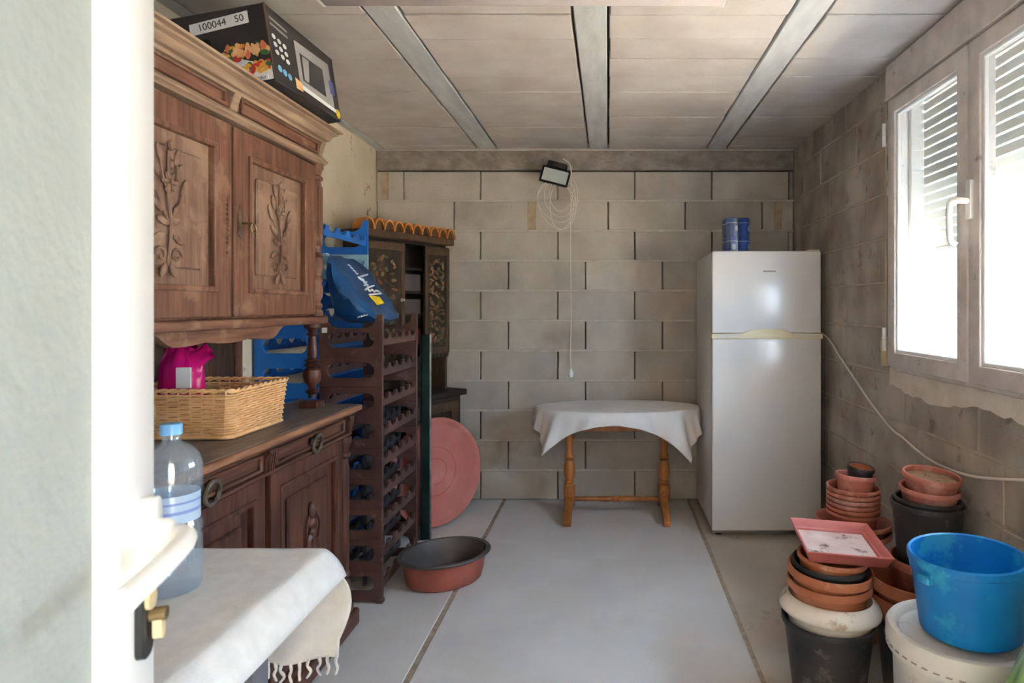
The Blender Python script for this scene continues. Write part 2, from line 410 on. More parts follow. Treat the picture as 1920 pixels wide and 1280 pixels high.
for x0, x1, k in ((-.532, -.478, 9), (-1.50, -1.455, 10), (1.10, 1.15, 9)):
    MB().box((x0, YB-.0035, k*H+.006), (x1, YB+.03, k*H+H-.006)).build('brick_sliver', m_brick, wb, bev=.003)

# left wall: cream plaster
wl = struct(MB().box((XL-.2, YF-.2, 0), (XL, YB+.2, 2.5)).build('wall_left', m_plaster), 'cream plastered wall behind the cupboard')

# right wall: smeared blocks with the window opening
WY0, WY1, WZ0 = 1.45, 2.70, 1.0
wr = MB()
wr.box((XR+.003, YF-.2, 0), (XR+.2, YB+.2, WZ0)); wr.box((XR+.003, WY1, WZ0), (XR+.2, YB+.2, 2.5)); wr.box((XR+.003, YF-.2, WZ0), (XR+.2, WY0, 2.5))
wr.box((XR+.003, WY0, 2.33), (XR+.2, WY1, 2.5))
wr = struct(wr.build('wall_right', m_mortar_r), 'mortar smeared concrete block wall under the window')
cr = {}
for k in range(12):
    y = YB+.1-(k % 2)*bl/2-.12*(k % 3)
    while y > YF:
        a, b = max(y-bl, YF), min(y, YB)
        y -= bl
        z0, z1 = k*H, min((k+1)*H, 2.335)
        if z1 > WZ0+.02:
            if a < WY1 and b > WY0:
                if b > WY1: a = WY1
                elif a < WY0: b = WY0
                else: continue
        if b-a < .05: continue
        key = (round(b-a, 3), round(z1-z0, 3))
        if key not in cr:
            me = MB().box((0, -(b-a)/2+.005, -(z1-z0)/2+.005), (.014, (b-a)/2-.005, (z1-z0)/2-.005)).mesh('block', bev=.003); me.materials.append(m_blockr); cr[key] = me
        inst(cr[key], 'block', wr, (XR+random.uniform(-.001, .0012), (a+b)/2, (z0+z1)/2))
# rough mortar smear under the sill and beside the frame
pts = [(WY0-.2, 1.0)]; y = WY0-.2
out = [(WY0-.3, 1.015), (WY1+.02, 1.015)]
n = 46
low = []
for i in range(n+1):
    t = i/n; yy = WY1+.02-(WY1+.32-WY0)*t
    low.append((yy, 1.0-.045-.045*t-.02*sin(t*9)-random.uniform(0, .02)))
MB().plate([(WY0-.3, 1.015), (WY1+.02, 1.015)]+low, [], -.003, .008, lambda u, v, w_: (XR+w_, u, v)).build('sill_mortar', mat('sill_mortar', (206, 196, 184), (220, 211, 200), .95, 12, bump=.6, bscale=60), wr)
sd = [(WY1-.01, 1.75), (WY1-.01, 2.12)]+[(WY1+.03+random.uniform(0, .03), 2.1-.33*i/14) for i in range(15)]
MB().plate(sd, [], -.003, .008, lambda u, v, w_: (XR+w_, u, v)).build('jamb_mortar', MATS['sill_mortar'], wr)

# front wall behind the camera, with the doorway
DX0, DX1, DZ = -.27, .68, 2.12
wf = MB().box((XL-.2, YF-.2, 0), (DX0, YF, 2.5)).box((DX1, YF-.2, 0), (XR+.2, YF, 2.5)).box((DX0, YF-.2, DZ), (DX1, YF, 2.5))
struct(wf.build('wall_front', m_blockr), 'block wall around the open doorway')

# ceiling: joists and hollow planks
ce = struct(MB().box((XL-.2, YF-.2, 2.36), (XR+.2, YB+.2, 2.6)).build('ceiling', m_slab), 'ceiling of concrete planks between joists')
joists = [(-1.60, -1.48), (-.859, -.735), (-.127, .0), (.647, .777)]
for a, b in joists:
    MB().box((a+.004, YF-.1, 2.322), (b-.004, YB+.02, 2.40)).build('joist', m_joist, ce, bev=.004)
bays = [(-1.48, -.859), (-.735, -.127), (0, .647), (.777, 1.40)]
pm = {}
for a, b in bays:
    me = MB().box((-(b-a)/2+.006, -.098, 0), ((b-a)/2-.006, .098, .05)).mesh('plank', bev=.003); me.materials.append(m_plank)
    for k in range(-1, 21):
        inst(me, 'plank', ce, ((a+b)/2+random.uniform(-.002, .002), .03+.2*k+.1, ZC+random.uniform(0, .006)))
MB().box((XL, YB-.012, 2.312), (XR, YB+.03, 2.36)).build('edge_fillet', m_plank, ce, bev=.004)

# window_1
win = thing('window_1', 'white two sash window with roller shutter', 'window', (XR, 2.08, 1.0)); del win['category']; struct(win)
mapX = lambda u, v, w_: (w_, u, v)
FY0, FY1, FZ0, FZ1 = WY0+.02, WY1-.005, 1.008, 2.17
MB().plate([(FY0, FZ0), (FY1, FZ0), (FY1, FZ1), (FY0, FZ1)], [[(FY0+.03, FZ0+.028), (FY1-.03, FZ0+.028), (FY1-.03, FZ1-.02), (FY0+.03, FZ1-.02)]], XR-.012, XR+.055, mapX).build('window_frame', m_pvc_dirty, win, bev=.003)
YM = 2.082
def sash(y0, y1, nm):
    z0, z1 = FZ0+.018, FZ1-.012; s_ = .062
    o = MB().plate([(y0, z0), (y1, z0), (y1, z1), (y0, z1)], [[(y0+s_, z0+s_), (y1-s_, z0+s_), (y1-s_, z1-s_), (y0+s_, z1-s_)]], XR-.03, XR+.025, mapX).build('sash', m_pvc_dirty, win, bev=.004, seg=2)
    b = .014
    MB().plate([(y0+s_-.001, z0+s_-.001), (y1-s_+.001, z0+s_-.001), (y1-s_+.001, z1-s_+.001), (y0+s_-.001, z1-s_+.001)],
               [[(y0+s_+b, z0+s_+b), (y1-s_-b, z0+s_+b), (y1-s_-b, z1-s_-b), (y0+s_+b, z1-s_-b)]], XR-.022, XR-.006, mapX).build('glazing_bead', m_white_pvc, o, bev=.003)
    MB().box((XR+.0, y0+s_-.006, z0+s_-.006), (XR+.006, y1-s_+.006, z1-s_+.006)).build('pane', m_glass, o, smooth=0)
    return o
s1 = sash(YM+.006, FY1-.016, 'a'); s2 = sash(FY0+.016, YM-.003, 'b')
h = MB().plate(rrect(YM-.034, 1.57, YM-.006, 1.70, .008), [], XR-.042, XR-.029, mapX).build('handle_plate', m_white_pvc, s2, bev=.002)
MB().tube(catmull([(XR-.04, YM-.02, 1.63), (XR-.075, YM-.02, 1.632), (XR-.088, YM-.005, 1.63), (XR-.09, YM+.004, 1.60), (XR-.088, YM+.006, 1.54), (XR-.084, YM+.004, 1.50), (XR-.07, YM-.004, 1.485)], 6), .0105, 10).build('handle', m_white_pvc, s2)
for z in (1.14, 2.02):
    MB().lathe([(0, -.05), (.009, -.05), (.009, -.002), (.0075, 0), (.009, .002), (.009, .05), (0, .05)], 12, (XR-.036, FY1+.002, z)).build('hinge', m_white_pvc, win)
# shutter box, guides, slats
MB().box((XR-.03, WY0, 2.172), (XR+.2, WY1, 2.318)).build('shutter_box', m_pvc_dirty, win, bev=.004)
MB().box((XR-.036, WY0, 2.166), (XR+.02, WY1, 2.176)).build('box_edge', m_pvc_dirty, win, bev=.002)
for y0, y1 in ((FY1-.05, WY1), (WY0, FY0+.04)):
    MB().box((XR+.055, y0, 1.0), (XR+.165, y1, 2.172)).build('shutter_guide', m_white_pvc, win, bev=.003)
MB().box((XR+.03, WY0, .98), (XR+.26, WY1, 1.008)).build('sill', m_white_pvc, win, bev=.003)
ys0, ys1 = FY0+.035, FY1-.045
def slat_mesh(holes):
    m = MB(); pitch = .039; hh = pitch-.0022
    prof = [(0, 0), (.004, .004), (.006, hh/2), (.004, hh-.004), (0, hh)]
    for a, b in zip(prof, prof[1:]):
        m.add([(a[0], ys0, a[1]), (a[0], ys1, a[1]), (b[0], ys1, b[1]), (b[0], ys0, b[1])], [(0, 1, 2, 3)])
    m.add([(.0, ys0, 0), (.0, ys1, 0), (-.0045, ys1, .003), (-.0045, ys0, .003)], [(0, 1, 2, 3)])
    m.add([(-.0045, ys0, .003), (-.0045, ys1, .003), (-.0045, ys1, hh-.002), (-.0045, ys0, hh-.002)], [(0, 1, 2, 3)])
    m.add([(-.0045, ys0, hh-.002), (-.0045, ys1, hh-.002), (0, ys1, hh), (0, ys0, hh)], [(0, 1, 2, 3)])
    if holes:                               # web between slats, pierced by light slots
        y = ys0
        while y < ys1:
            m.add([(-.002, y, hh), (-.002, min(y+.023, ys1), hh), (-.002, min(y+.023, ys1), pitch), (-.002, y, pitch)], [(0, 1, 2, 3)]); y += .030
    else:
        m.add([(-.002, ys0, hh), (-.002, ys1, hh), (-.002, ys1, pitch), (-.002, ys0, pitch)], [(0, 1, 2, 3)])
    return m.mesh('shutter_slat')
mg = slat_mesh(True); mg.materials.append(m_slat_grey)
mw = slat_mesh(False); mw.materials.append(m_slat_lit)
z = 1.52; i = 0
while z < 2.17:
    inst(mw if z < 1.755 else mg, 'shutter_slat', win, (.115, -2.08, z-1.0)); z += .039  # lower slats get the paler colour that stands in for light
MB().box((XR+.104, ys0, 1.505), (XR+.12, ys1, 1.522)).build('bottom_bar', m_white_pvc, win, bev=.002)
# shutter strap and winder
st = thing('shutter_strap', 'beige shutter strap hanging beside the window frame', 'strap', (XR, 2.735, 1.0))
MB().box((XR-.012, 2.731, 1.10), (XR-.0105, 2.741, 2.30)).build('strap', m_beige, st, smooth=0)
MB().plate([(2.722, 1.02), (2.75, 1.02), (2.752, 1.06), (2.757, 1.11), (2.75, 1.145), (2.735, 1.155), (2.724, 1.14), (2.719, 1.10)], [], XR-.028, XR, mapX).build('winder', m_beige, st, bev=.004, seg=2)

# door_1: open leaf with obscure glass; built along local +X from the free edge to the hinge
dr = thing('door_1', 'open white door with obscure glass and lever handle', 'door', (-.472, .65, 0), (0, 0, math.atan2(-.95, .31))); del dr['category']; struct(dr)
def D(u, v, w_): return (u, w_, v)          # local: u along the leaf, w>0 toward the room side that the camera sees
DW, SW = .80, .083
fr = MB().plate([(0, .01), (DW, .01), (DW, 2.1), (0, 2.1)], [[(SW, .12), (DW-SW, .12), (DW-SW, 2.02), (SW, 2.02)]], -.042, 0, D).build('door_leaf', m_white_pvc, dr, local=True, bev=.003, seg=2)
MB().plate([(SW-.004, .116), (DW-SW+.004, .116), (DW-SW+.004, 2.024), (SW-.004, 2.024)], [], -.025, -.019, D).build('obscure_pane', m_frost, dr, local=True, smooth=0)
MB().plate([(SW-.001, .119), (DW-SW+.001, .119), (DW-SW+.001, 2.021), (SW-.001, 2.021)], [[(SW+.006, .126), (DW-SW-.006, .126), (DW-SW-.006, 2.014), (SW+.006, 2.014)]], -.038, -.008, D).build('glazing_bead', m_white_pvc, dr, local=True, bev=.002)
hp = MB().plate(rrect(.022, 1.012, .054, 1.092, .014), [], -.001, .014, D).build('handle_plate', m_white_pvc, dr, local=True, bev=.003, seg=2)
MB().tube(catmull([D(.036, 1.052, .01), D(.036, 1.052, .026), D(.042, 1.052, .038), D(.066, 1.051, .043), D(.12, 1.049, .041), D(.178, 1.047, .036)], 8), .0105, 12).build('lever', m_white_pvc, dr, local=True)
MB().lathe([(0, 0), (.017, 0), (.017, .010), (.013, .016), (0, .016)], 20, (.036, .012, 1.052), 'y').build('rose', m_white_pvc, dr, local=True)
lp = MB().plate(rrect(.024, .935, .052, 1.003, .011), [], -.001, .007, D).build('lock_plate', m_black_metal, dr, local=True, bev=.002)
MB().plate(rrect(.027, .982, .049, 1.002, .01), [], .007, .011, D).build('plate_cap', m_beige, dr, local=True, bev=.001)
MB().plate(rrect(.028, .950, .038, .980, .005), [], .010, .018, D).build('lock_knob', m_beige, dr, local=True, bev=.002)
MB().lathe([(0, 0), (.007, 0), (.007, .016), (0, .016)], 10, (.033, .005, .974), 'y').build('key', m_brass, dr, local=True)

# outdoors: sunlit ground and a white wall beyond the window; yard in front of the door
struct(MB().box((XR+.2, -9, -.35), (14, 14, -.05)).box((-9, -9, -.35), (XR+.2, YF-.2, -.05)).build('ground', m_ground), 'sunlit yard outside')
struct(MB().box((-5.0, -2.9, 2.30), (2.6, YF-.2, 2.42)).build('roof_light_blocker', m_plaster), 'added unseen roof cutting daylight at the doorway')  # roof added out of view to hold back light through the doorway
struct(MB().box((-3.4, -2.8, -.1), (2.2, -2.6, 2.42)).box((-3.4, -2.6, -.1), (-3.2, YF-.2, 2.42)).build('wall_light_blocker', m_light_blocker), 'added unseen walls cutting daylight at the doorway')  # unseen walls, added to dim the light coming in at the door
struct(MB().box((5.6, -3, -.1), (5.8, 13, 1.9)).build('wall_outside', m_outwall), 'white yard wall beyond the window')

# ------------------------------------------------------------------ carved cupboard
CB = thing('carved_cupboard', 'tall carved brown wooden cupboard standing against the cream left wall', 'cupboard', (-1.27, 1.87, 0))
XW, XLo, XU, ZW = -.99, -1.015, -1.12, .89
Y0, Y1, YC = 1.27, 2.46, 1.865
CX0 = XL+.01
# --- base
MB().box((CX0, Y0+.02, .10), (XLo-.02, Y1-.02, ZW-.03)).build('base_body', m_wood_low, CB, bev=.003)
MB().box((CX0, Y0-.02, .02), (XLo+.025, Y1+.03, .085)).build('plinth', m_wood_lowh, CB, bev=.006)
MB().box((CX0, Y0-.01, .085), (XLo+.01, Y1+.015, .11)).build('plinth_moulding', m_wood_lowh, CB, bev=.008, seg=2)
for fy in (Y0+.02, Y1-.05):
    MB().lathe([(0, 0), (.028, 0), (.036, .012), (.03, .024), (0, .024)], 16, (XLo-.03, fy, 0)).build('foot', m_wood_low, CB)
wt = MB().box((CX0, Y0-.05, ZW-.022), (XW-.012, Y1+.055, ZW)).build('worktop', m_top, CB, bev=.003)
MB().box((XW-.03, Y0-.055, ZW-.024), (XW, Y1+.06, ZW-.002)).build('worktop_edge', m_wood_edge, CB, bev=.007, seg=3)
MB().box((CX0, Y0-.02, ZW-.034), (XW-.012, Y1+.03, ZW-.022)).build('worktop_moulding', m_wood_lowh, CB, bev=.004)
# drawers
def pull(y, z, x, parent):
    p = MB().plate(ellipse(0, 0, .022, .032, 14), [], 0, .006, lambda u, v, w_: (x+w_, y+u, z+v)).build('pull_plate', m_bronze, parent, bev=.002)
    MB().tube([(x+.018+.004*sin(a), y+.030*cos(a), z-.012+.030*sin(a)) for a in [2*pi*k/20 for k in range(20)]], .0062, 8, True).build('pull_ring', m_bronze, parent)
    MB().ell((0, .012, .012), (.010, .010, .012), fn=lambda u, v, w_: (x+w_, y+u, z+v)).build('pull_boss', m_bronze, parent)
for a, b in ((Y0+.05, YC-.03), (YC+.03, Y1-.055)):
    d = MB().box((XLo-.03, a, .792), (XLo-.004, b, .852)).build('drawer', m_wood_lowh, CB, bev=.003)
    MB().plate([(a+.006, .796), (b-.006, .796), (b-.006, .848), (a+.006, .848)], [[(a+.02, .807), (b-.02, .807), (b-.02, .837), (a+.02, .837)]], XLo-.006, XLo+.007, lambda u, v, w_: (w_, u, v)).build('drawer_moulding', m_wood_lowh, d, bev=.003)
    pull((a+b)/2, .822, XLo-.003, d)
MB().box((XLo-.03, Y0, .778), (XLo+.008, Y1, .790)).build('drawer_rail', m_wood_lowh, CB, bev=.005, seg=2)
for y in (YC, Y0+.02, Y1-.025):        # carved scroll brackets between drawers
    c = MB()
    prof = [(.0, .856), (.022, .856), (.024, .848), (.018, .838), (.012, .82), (.013, .80), (.006, .786), (0, .786)]
    c.plate(prof, [], y-.022, y+.022, lambda u, v, w_: (XLo-.006+u, w_, v))
    for dy in (-.012, 0, .012):
        c.tube([(XLo+.018-.3*(.85-zz)**1.0*.5, y+dy, zz) for zz in (.85, .84, .82, .80, .79)], .003, 6)
    c.build('scroll_bracket', m_wood_low, CB, bev=.002)
# framed doors
def panel_door(parent, x, a, b, z0, z1, s_, mf, mp, motif, sc, nm='door'):
    d = MB().plate([(a, z0), (b, z0), (b, z1), (a, z1)], [[(a+s_, z0+s_), (b-s_, z0+s_), (b-s_, z1-s_), (a+s_, z1-s_)]], x-.026, x, lambda u, v, w_: (w_, u, v)).build(nm, mf, parent, bev=.003)
    pn = MB().box((x-.024, a+s_-.005, z0+s_-.005), (x-.014, b-s_+.005, z1-s_+.005)).build('door_panel', mp, d)
    e = s_+.002
    MB().plate([(a+e-.008, z0+e-.008), (b-e+.008, z0+e-.008), (b-e+.008, z1-e+.008), (a+e-.008, z1-e+.008)],
               [[(a+e+.008, z0+e+.008), (b-e-.008, z0+e+.008), (b-e-.008, z1-e-.008), (a+e+.008, z1-e-.008)]], x-.016, x+.006, lambda u, v, w_: (w_, u, v)).build('door_moulding', mf, d, bev=.004, seg=2)
    i_ = s_+.052
    r = MB(); r.plate([(a+i_, z0+i_), (b-i_, z0+i_), (b-i_, z1-i_), (a+i_, z1-i_)], [], x-.016, x-.004, lambda u, v, w_: (w_, u, v))
    r.build('raised_field', mp, d, bev=.005, seg=1)
    yc, zc = (a+b)/2, (z0+z1)/2
    fn = lambda u, v, w_: (x-.004+w_*sc, yc+u*sc, zc+v*sc)
    motif(fn).build('carving', mp, d)
    return d
def flower(fn):
    m = MB()
    def tb(pts, r): m.tube([fn(*p) for p in catmull(pts, 5)], r, 6)
    tb([(0, -.12, .002), (.004, -.05, .006), (-.003, .03, .006), (.0, .11, .004)], .004)
    for sgn in (-1, 1):
        tb([(0, -.03, .004), (sgn*.03, .01, .006), (sgn*.045, .05, .003)], .003)
        tb([(0, .02, .004), (sgn*.02, .06, .006), (sgn*.026, .10, .003)], .003)
        sp = [(sgn*(.022+.018*cos(t)*(1-t/9)), -.10+.018*sin(t)*(1-t/9), .005) for t in [k*.6 for k in range(11)]]
        m.tube([fn(*p) for p in sp], .0035, 6)
        for (u, v, a, l) in ((.03, .0, .6, .022), (.048, .045, 1.1, .024), (.034, .075, 1.3, .02), (.026, .105, 1.2, .02), (.016, -.03, .3, .02), (.03, -.065, -.5, .02), (.014, -.13, -1.0, .018)):
            m.ell((sgn*u, v, .003), (l, .0085, .006), sgn*a if sgn > 0 else pi-a, fn, 8, 5)
    for k in range(6):
        a = k*pi/3; m.ell((.013*cos(a), .05+.013*sin(a), .006), (.010, .006, .005), a, fn, 8, 4)
    m.ell((0, .05, .008), (.007, .007, .006), 0, fn, 8, 4)
    for v, s_ in ((.125, .012), (.105, .014), (.085, .011)): m.ell((.004, v, .005), (s_*.6, s_, .006), .2, fn, 8, 4)
    return m
def urn(fn):
    m = MB()
    for (v, r, h_) in ((.10, .012, .022), (.07, .018, .014), (.045, .012, .012), (.0, .024, .05), (-.06, .016, .03), (-.10, .010, .022)):
        m.ell((0, v, .004), (r, h_, .010), 0, fn, 12, 6)
    for sgn in (-1, 1):
        m.tube([fn(*p) for p in catmull([(sgn*.018, .09, .006), (sgn*.034, .06, .008), (sgn*.03, .02, .006), (sgn*.038, -.02, .004), (sgn*.022, -.07, .004)], 5)], .004, 6)
    for k in range(5): m.tube([fn(u, v, .013) for u, v in ((-.012+.006*k, .03), (-.014+.007*k, 0), (-.008+.004*k, -.04))], .0025, 5)
    return m
panel_door(CB, XLo, YC+.018, Y1-.075, .125, .775, .055, m_wood_low, m_wood_low, urn, 1.35)
panel_door(CB, XLo, Y0+.06, YC-.018, .125, .775, .055, m_wood_low, m_wood_low, urn, 1.35)
MB().box((XLo-.03, YC-.014, .12), (XLo-.018, YC+.014, .777)).build('centre_stile', m_wood_low, CB)
for y in (Y0+.02, Y1-.03):             # turned half columns of the base
    MB().lathe([(0, .11), (.026, .11), (.026, .14), (.018, .15), (.024, .165), (.027, .19), (.022, .215), (.014, .225), (.022, .235), (.022, .245), (.015, .255), (.018, .29), (.018, .66), (.015, .69), (.024, .70), (.024, .712), (.016, .72), (.022, .745), (.026, .75), (.026, .776), (0, .776)], 16, (XLo-.012, y, 0)).build('half_column', m_wood_low, CB)
# --- niche
MB().box((CX0+.045, Y0+.04, ZW), (CX0+.058, Y1+.035, 1.215)).build('niche_back', mat('niche_panel', (58, 38, 30), (84, 60, 48), .55, 2.2, WV), CB)
for y in (Y0+.06, YC-.19, YC+.22, Y1+.012):
    MB().box((CX0+.052, y-.022, ZW), (CX0+.068, y+.022, 1.215)).build('niche_stile', m_wood_v, CB, bev=.003)
prof = [(.0, 0), (.036, 0), (.036, .022), (.024, .028), (.015, .038), (.013, .05), (.027, .062), (.012, .072), (.016, .085), (.030, .10), (.034, .125), (.030, .145), (.018, .156), (.033, .165), (.018, .173), (.030, .182), (.015, .190), (.019, .205), (.016, .25), (.013, .275), (.026, .283), (.014, .29), (.018, .30), (.030, .31), (.030, .326), (0, .326)]
for y in (Y0+.04, Y1-.035):
    col = MB().lathe(prof[4:], 20, (XU-.03, y, ZW)).build('turned_column', m_wood_low, CB)
    MB().box((XU-.065, y-.035, ZW), (XU+.005, y+.035, ZW+.026)).build('column_plinth', m_wood_low, col, bev=.003)
# --- upper cabinet
MB().box((CX0, Y0, 1.243), (XU-.024, Y1-.02, 1.84)).build('upper_body', m_wood_v, CB, bev=.003)
MB().box((CX0, Y0-.02, 1.215), (XU+.02, Y1, 1.243)).build('shelf_moulding', m_wood_h, CB, bev=.008, seg=2)
ap = [(YC-.32, 1.216)]
for k in range(25):
    t = k/24; ap.append((YC-.32+.64*t, 1.214-.034*min(1, 3.2*sin(pi*t))**1.5-.008*abs(sin(t*pi*3))))
ap += [(YC+.32, 1.216)]
MB().plate(ap, [], XU-.035, XU-.012, lambda u, v, w_: (w_, u, v)).build('apron', m_wood_h, CB, bev=.002)
ud = panel_door(CB, XU, YC+.006, Y1-.07, 1.25, 1.822, .078, m_wood_v, m_panel, flower, 1.25)
ud2 = panel_door(CB, XU, Y0+.05, YC-.006, 1.25, 1.822, .078, m_wood_v, m_panel, flower, 1.25)
k_ = MB().tube([(XU+.001, YC+.045, 1.535), (XU+.03, YC+.045, 1.535)], .004, 8)
k_.tube([(XU+.034, YC+.045+.014*sin(a), 1.520+.014*cos(a)) for a in [2*pi*k/18 for k in range(18)]], .0032, 6, True)
k_.build('key', m_brass, ud)
MB().plate([(YC+.02, 1.50), (YC+.034, 1.49), (YC+.04, 1.52), (YC+.036, 1.55), (YC+.03, 1.59), (YC+.022, 1.56)], [], XU, XU+.003, lambda u, v, w_: (w_, u, v)).build('escutcheon', m_bronze, ud)
cs = MB()
for k in range(12):
    cs.ell((0, 0, 0), (.006, .006, .005), 0, lambda u, v, w_, k=k: (XU+.001+w_, YC-.03+u, 1.44+.014*k+v), 8, 4)
cs.build('carved_beads', m_wood_v, ud2)
for y in (Y0+.02, Y1-.038):            # fluted and carved pilasters
    p = MB().lathe([(0, 1.245), (.026, 1.245), (.026, 1.262), (.018, 1.27), (.025, 1.285), (.016, 1.30), (.024, 1.32), (.027, 1.345), (.021, 1.37), (.026, 1.385), (.018, 1.40), (.024, 1.42), (.027, 1.445), (.02, 1.47), (.025, 1.48), (.019, 1.49), (.021, 1.51), (.021, 1.75), (.018, 1.765), (.026, 1.772), (.026, 1.782), (.019, 1.79), (.024, 1.81), (.028, 1.815), (.028, 1.835), (0, 1.835)], 16, (XU-.014, y, 0)).build('pilaster', m_wood_v, CB)
    fl_ = MB()
    for k in range(5):
        a = radians(-70+35*k); fl_.tube([(XU-.014+.021*cos(a), y+.021*sin(a), zz) for zz in (1.515, 1.745)], .0042, 6)
    fl_.build('fluting', m_wood_v, p)
# cornice
def moulding(profile, name, m):
    """profile (projection, z) runs along the front and returns along both ends"""
    o = MB(); vs = []; fs = []; n = len(profile)
    for pr, z in profile:
        x = XU+pr
        vs += [(CX0, Y0-pr, z), (x, Y0-pr, z), (x, Y1-.02+pr, z), (CX0, Y1-.02+pr, z)]
    for i in range(n-1):
        for j in range(3): fs.append((i*4+j, i*4+j+1, (i+1)*4+j+1, (i+1)*4+j))
        fs.append((i*4+3, i*4, (i+1)*4, (i+1)*4+3))
    fs.append((0, 3, 2, 1)); fs.append(((n-1)*4, (n-1)*4+1, (n-1)*4+2, (n-1)*4+3))
    return o.add(vs, fs).build(name, m, CB, smooth=25)
moulding([(-.01, 1.832), (.008, 1.832), (.012, 1.838), (.018, 1.842), (.018, 1.850), (.010, 1.856), (.006, 1.862), (-.002, 1.864)], 'lower_cornice', m_crown)
fz = moulding([(-.012, 1.860), (-.004, 1.862), (-.004, 1.918), (-.012, 1.92)], 'frieze', m_wood_h)
for a, b in ((Y0+.03, YC-.035), (YC+.035, Y1-.05)):
    MB().plate([(a, 1.868), (b, 1.868), (b, 1.914), (a, 1.914)], [[(a+.012, 1.878), (b-.012, 1.878), (b-.012, 1.906), (a+.012, 1.906)]], XU-.006, XU+.006, lambda u, v, w_: (w_, u, v)).build('frieze_frame', m_wood_h, fz, bev=.002)
for y in (Y0+.008, YC, Y1-.034):
    MB().plate([(0, 1.864), (.008, 1.866), (.010, 1.88), (.016, 1.90), (.022, 1.916), (0, 1.918)], [], y-.017, y+.017, lambda u, v, w_: (XU-.005+u, w_, v)).build('frieze_block', m_crown, fz, bev=.002)
moulding([(-.012, 1.915), (.010, 1.917), (.012, 1.926), (.022, 1.930), (.026, 1.938), (.032, 1.950), (.044, 1.957), (.046, 1.964), (.058, 1.967), (.060, 1.974), (.03, 1.975), (.026, 1.968), (.014, 1.945), (-.006, 1.93), (-.03, 1.90)], 'crown_moulding', m_crown)

# ------------------------------------------------------------------ microwave carton on the cupboard
bx = thing('microwave_carton', 'black printed microwave oven carton lying on top of the cupboard', 'box', (-1.034, 1.94, 1.986), (0, radians(-9), radians(-2)))
BW, BD, BH = .37, .445, .245      # local: x to the left wall is negative, y along the room
MB().box((-BW, 0, 0), (0, BD, BH)).build('carton', m_box, bx, local=True, bev=.003)
sideF = lambda u, v, w_: (u, -w_, v)            # face toward the camera
frontF = lambda u, v, w_: (w_, u, v)            # face toward the room
def pr(fn, outer, m, nm, w1=.0006, w0=-.001, holes=()):
    return MB().plate(outer, list(holes), w0, w1, fn).build(nm, m, bx, local=True, smooth=0)
pr(sideF, [(-.245, .178), (-.055, .190), (-.055, .228), (-.245, .214)], m_print_white, 'stock_label')
tx = text('100044', 'stock_number', m_print_dark, bx, (-.172, -.0012, .2010), (pi/2, 0, 0), .031)
tx2 = text('50', 'size_number', m_print_dark, bx, (-.084, -.0012, .2070), (pi/2, radians(-3.9), 0), .031)
tx.rotation_euler = (pi/2, radians(-3.9), 0)
text('DAS', 'side_lettering', m_print_white, bx, (-.315, -.0012, .150), (pi/2, 0, 0), .022)
pr(sideF, rrect(-.275, .128, -.185, .162, .017), mat('carton_hole', (6, 6, 6), None, .9), 'grip_hole', .0004)
def food(cx, cz, a, b, ms, n, nm):
    for k in range(n):
        t = random.uniform(0, 2*pi); r = sqrt(random.random())*.9
        u, v = cx+a*r*cos(t), cz+b*r*sin(t)
        if u > -.006: u = -.012
        pr(sideF, ellipse(u, v, random.uniform(.008, .018), random.uniform(.004, .009), 10, random.uniform(0, pi)), random.choice(ms), nm, .001+.0001*k)
half = [(-.004, .052)]+[p for p in ellipse(0, .086, .180, .034, 60) if p[0] < -.004 and p[1] < .104][::-1]+[(-.004, .104)]
half = sorted(half[1:-1], key=lambda p: math.atan2(p[1]-.08, p[0]+.05))
pr(sideF, half+[], m_print_white, 'plate_print', .0006)
food(-.072, .104, .088, .026, [m_print_food1, m_print_food1, m_print_food2, m_print_food1, m_print_food3, m_print_food5], 40, 'food_print')
pr(sideF, ellipse(-.13, .082, .016, .010, 12), m_print_food3, 'food_print', .004); pr(sideF, ellipse(-.108, .082, .012, .010, 12), m_print_food4, 'food_print', .0042)
bowl = [(-.105, .046), (-.09, .02), (-.06, .004), (-.004, .004), (-.004, .05)]
pr(sideF, bowl, m_print_white, 'bowl_print', .0008)
food(-.048, .047, .046, .016, [m_print_food5, m_print_food5, m_print_food3, m_print_food4, m_print_food1], 26, 'food_print')
pr(sideF, [(-.065, .004), (-.02, .004), (-.02, .018), (-.065, .018)], m_print_white, 'barcode_patch', .004)
for k in range(9): pr(sideF, [(-.06+.004*k, .006), (-.0585+.004*k, .006), (-.0585+.004*k, .016), (-.06+.004*k, .016)], m_print_dark, 'barcode_line', .0043)
# room-facing print: oven picture, icons, coloured badges
pr(frontF, [(.16, .045), (.40, .035), (.40, .205), (.16, .195)], m_print_grey, 'oven_print')
pr(frontF, [(.185, .065), (.345, .062), (.345, .165), (.185, .16)], m_print_dark, 'oven_window_print', .001)
pr(frontF, [(.195, .07), (.225, .07), (.245, .155), (.20, .155)], m_print_grey, 'oven_glare_print', .0013)
pr(frontF, [(.16, .03), (.42, .022), (.42, .036), (.16, .046)], m_print_white, 'oven_sill_print', .001)
for r in range(3):
    for c in range(3): pr(frontF, ellipse(.03+.03*c+.004*r, .15-.024*r-.004*c, .011, .008, 10), m_print_white, 'icon_print')
for r in range(2): pr(frontF, [(.02, .205-.02*r), (.12, .20-.02*r), (.12, .207-.02*r), (.02, .212-.02*r)], m_print_grey, 'caption_print')
for c in range(3): pr(frontF, ellipse(.04+.028*c, .05-.003*c, .012, .011, 10), m_print_blue, 'badge_print')
pr(frontF, [(.13, .02), (.17, .02), (.17, .05), (.13, .055)], m_print_food1, 'hand_print', .0015)
pr(frontF, [(.385, .09), (.42, .09), (.42, .14), (.385, .14)], m_print_violet, 'corner_print', .0012)
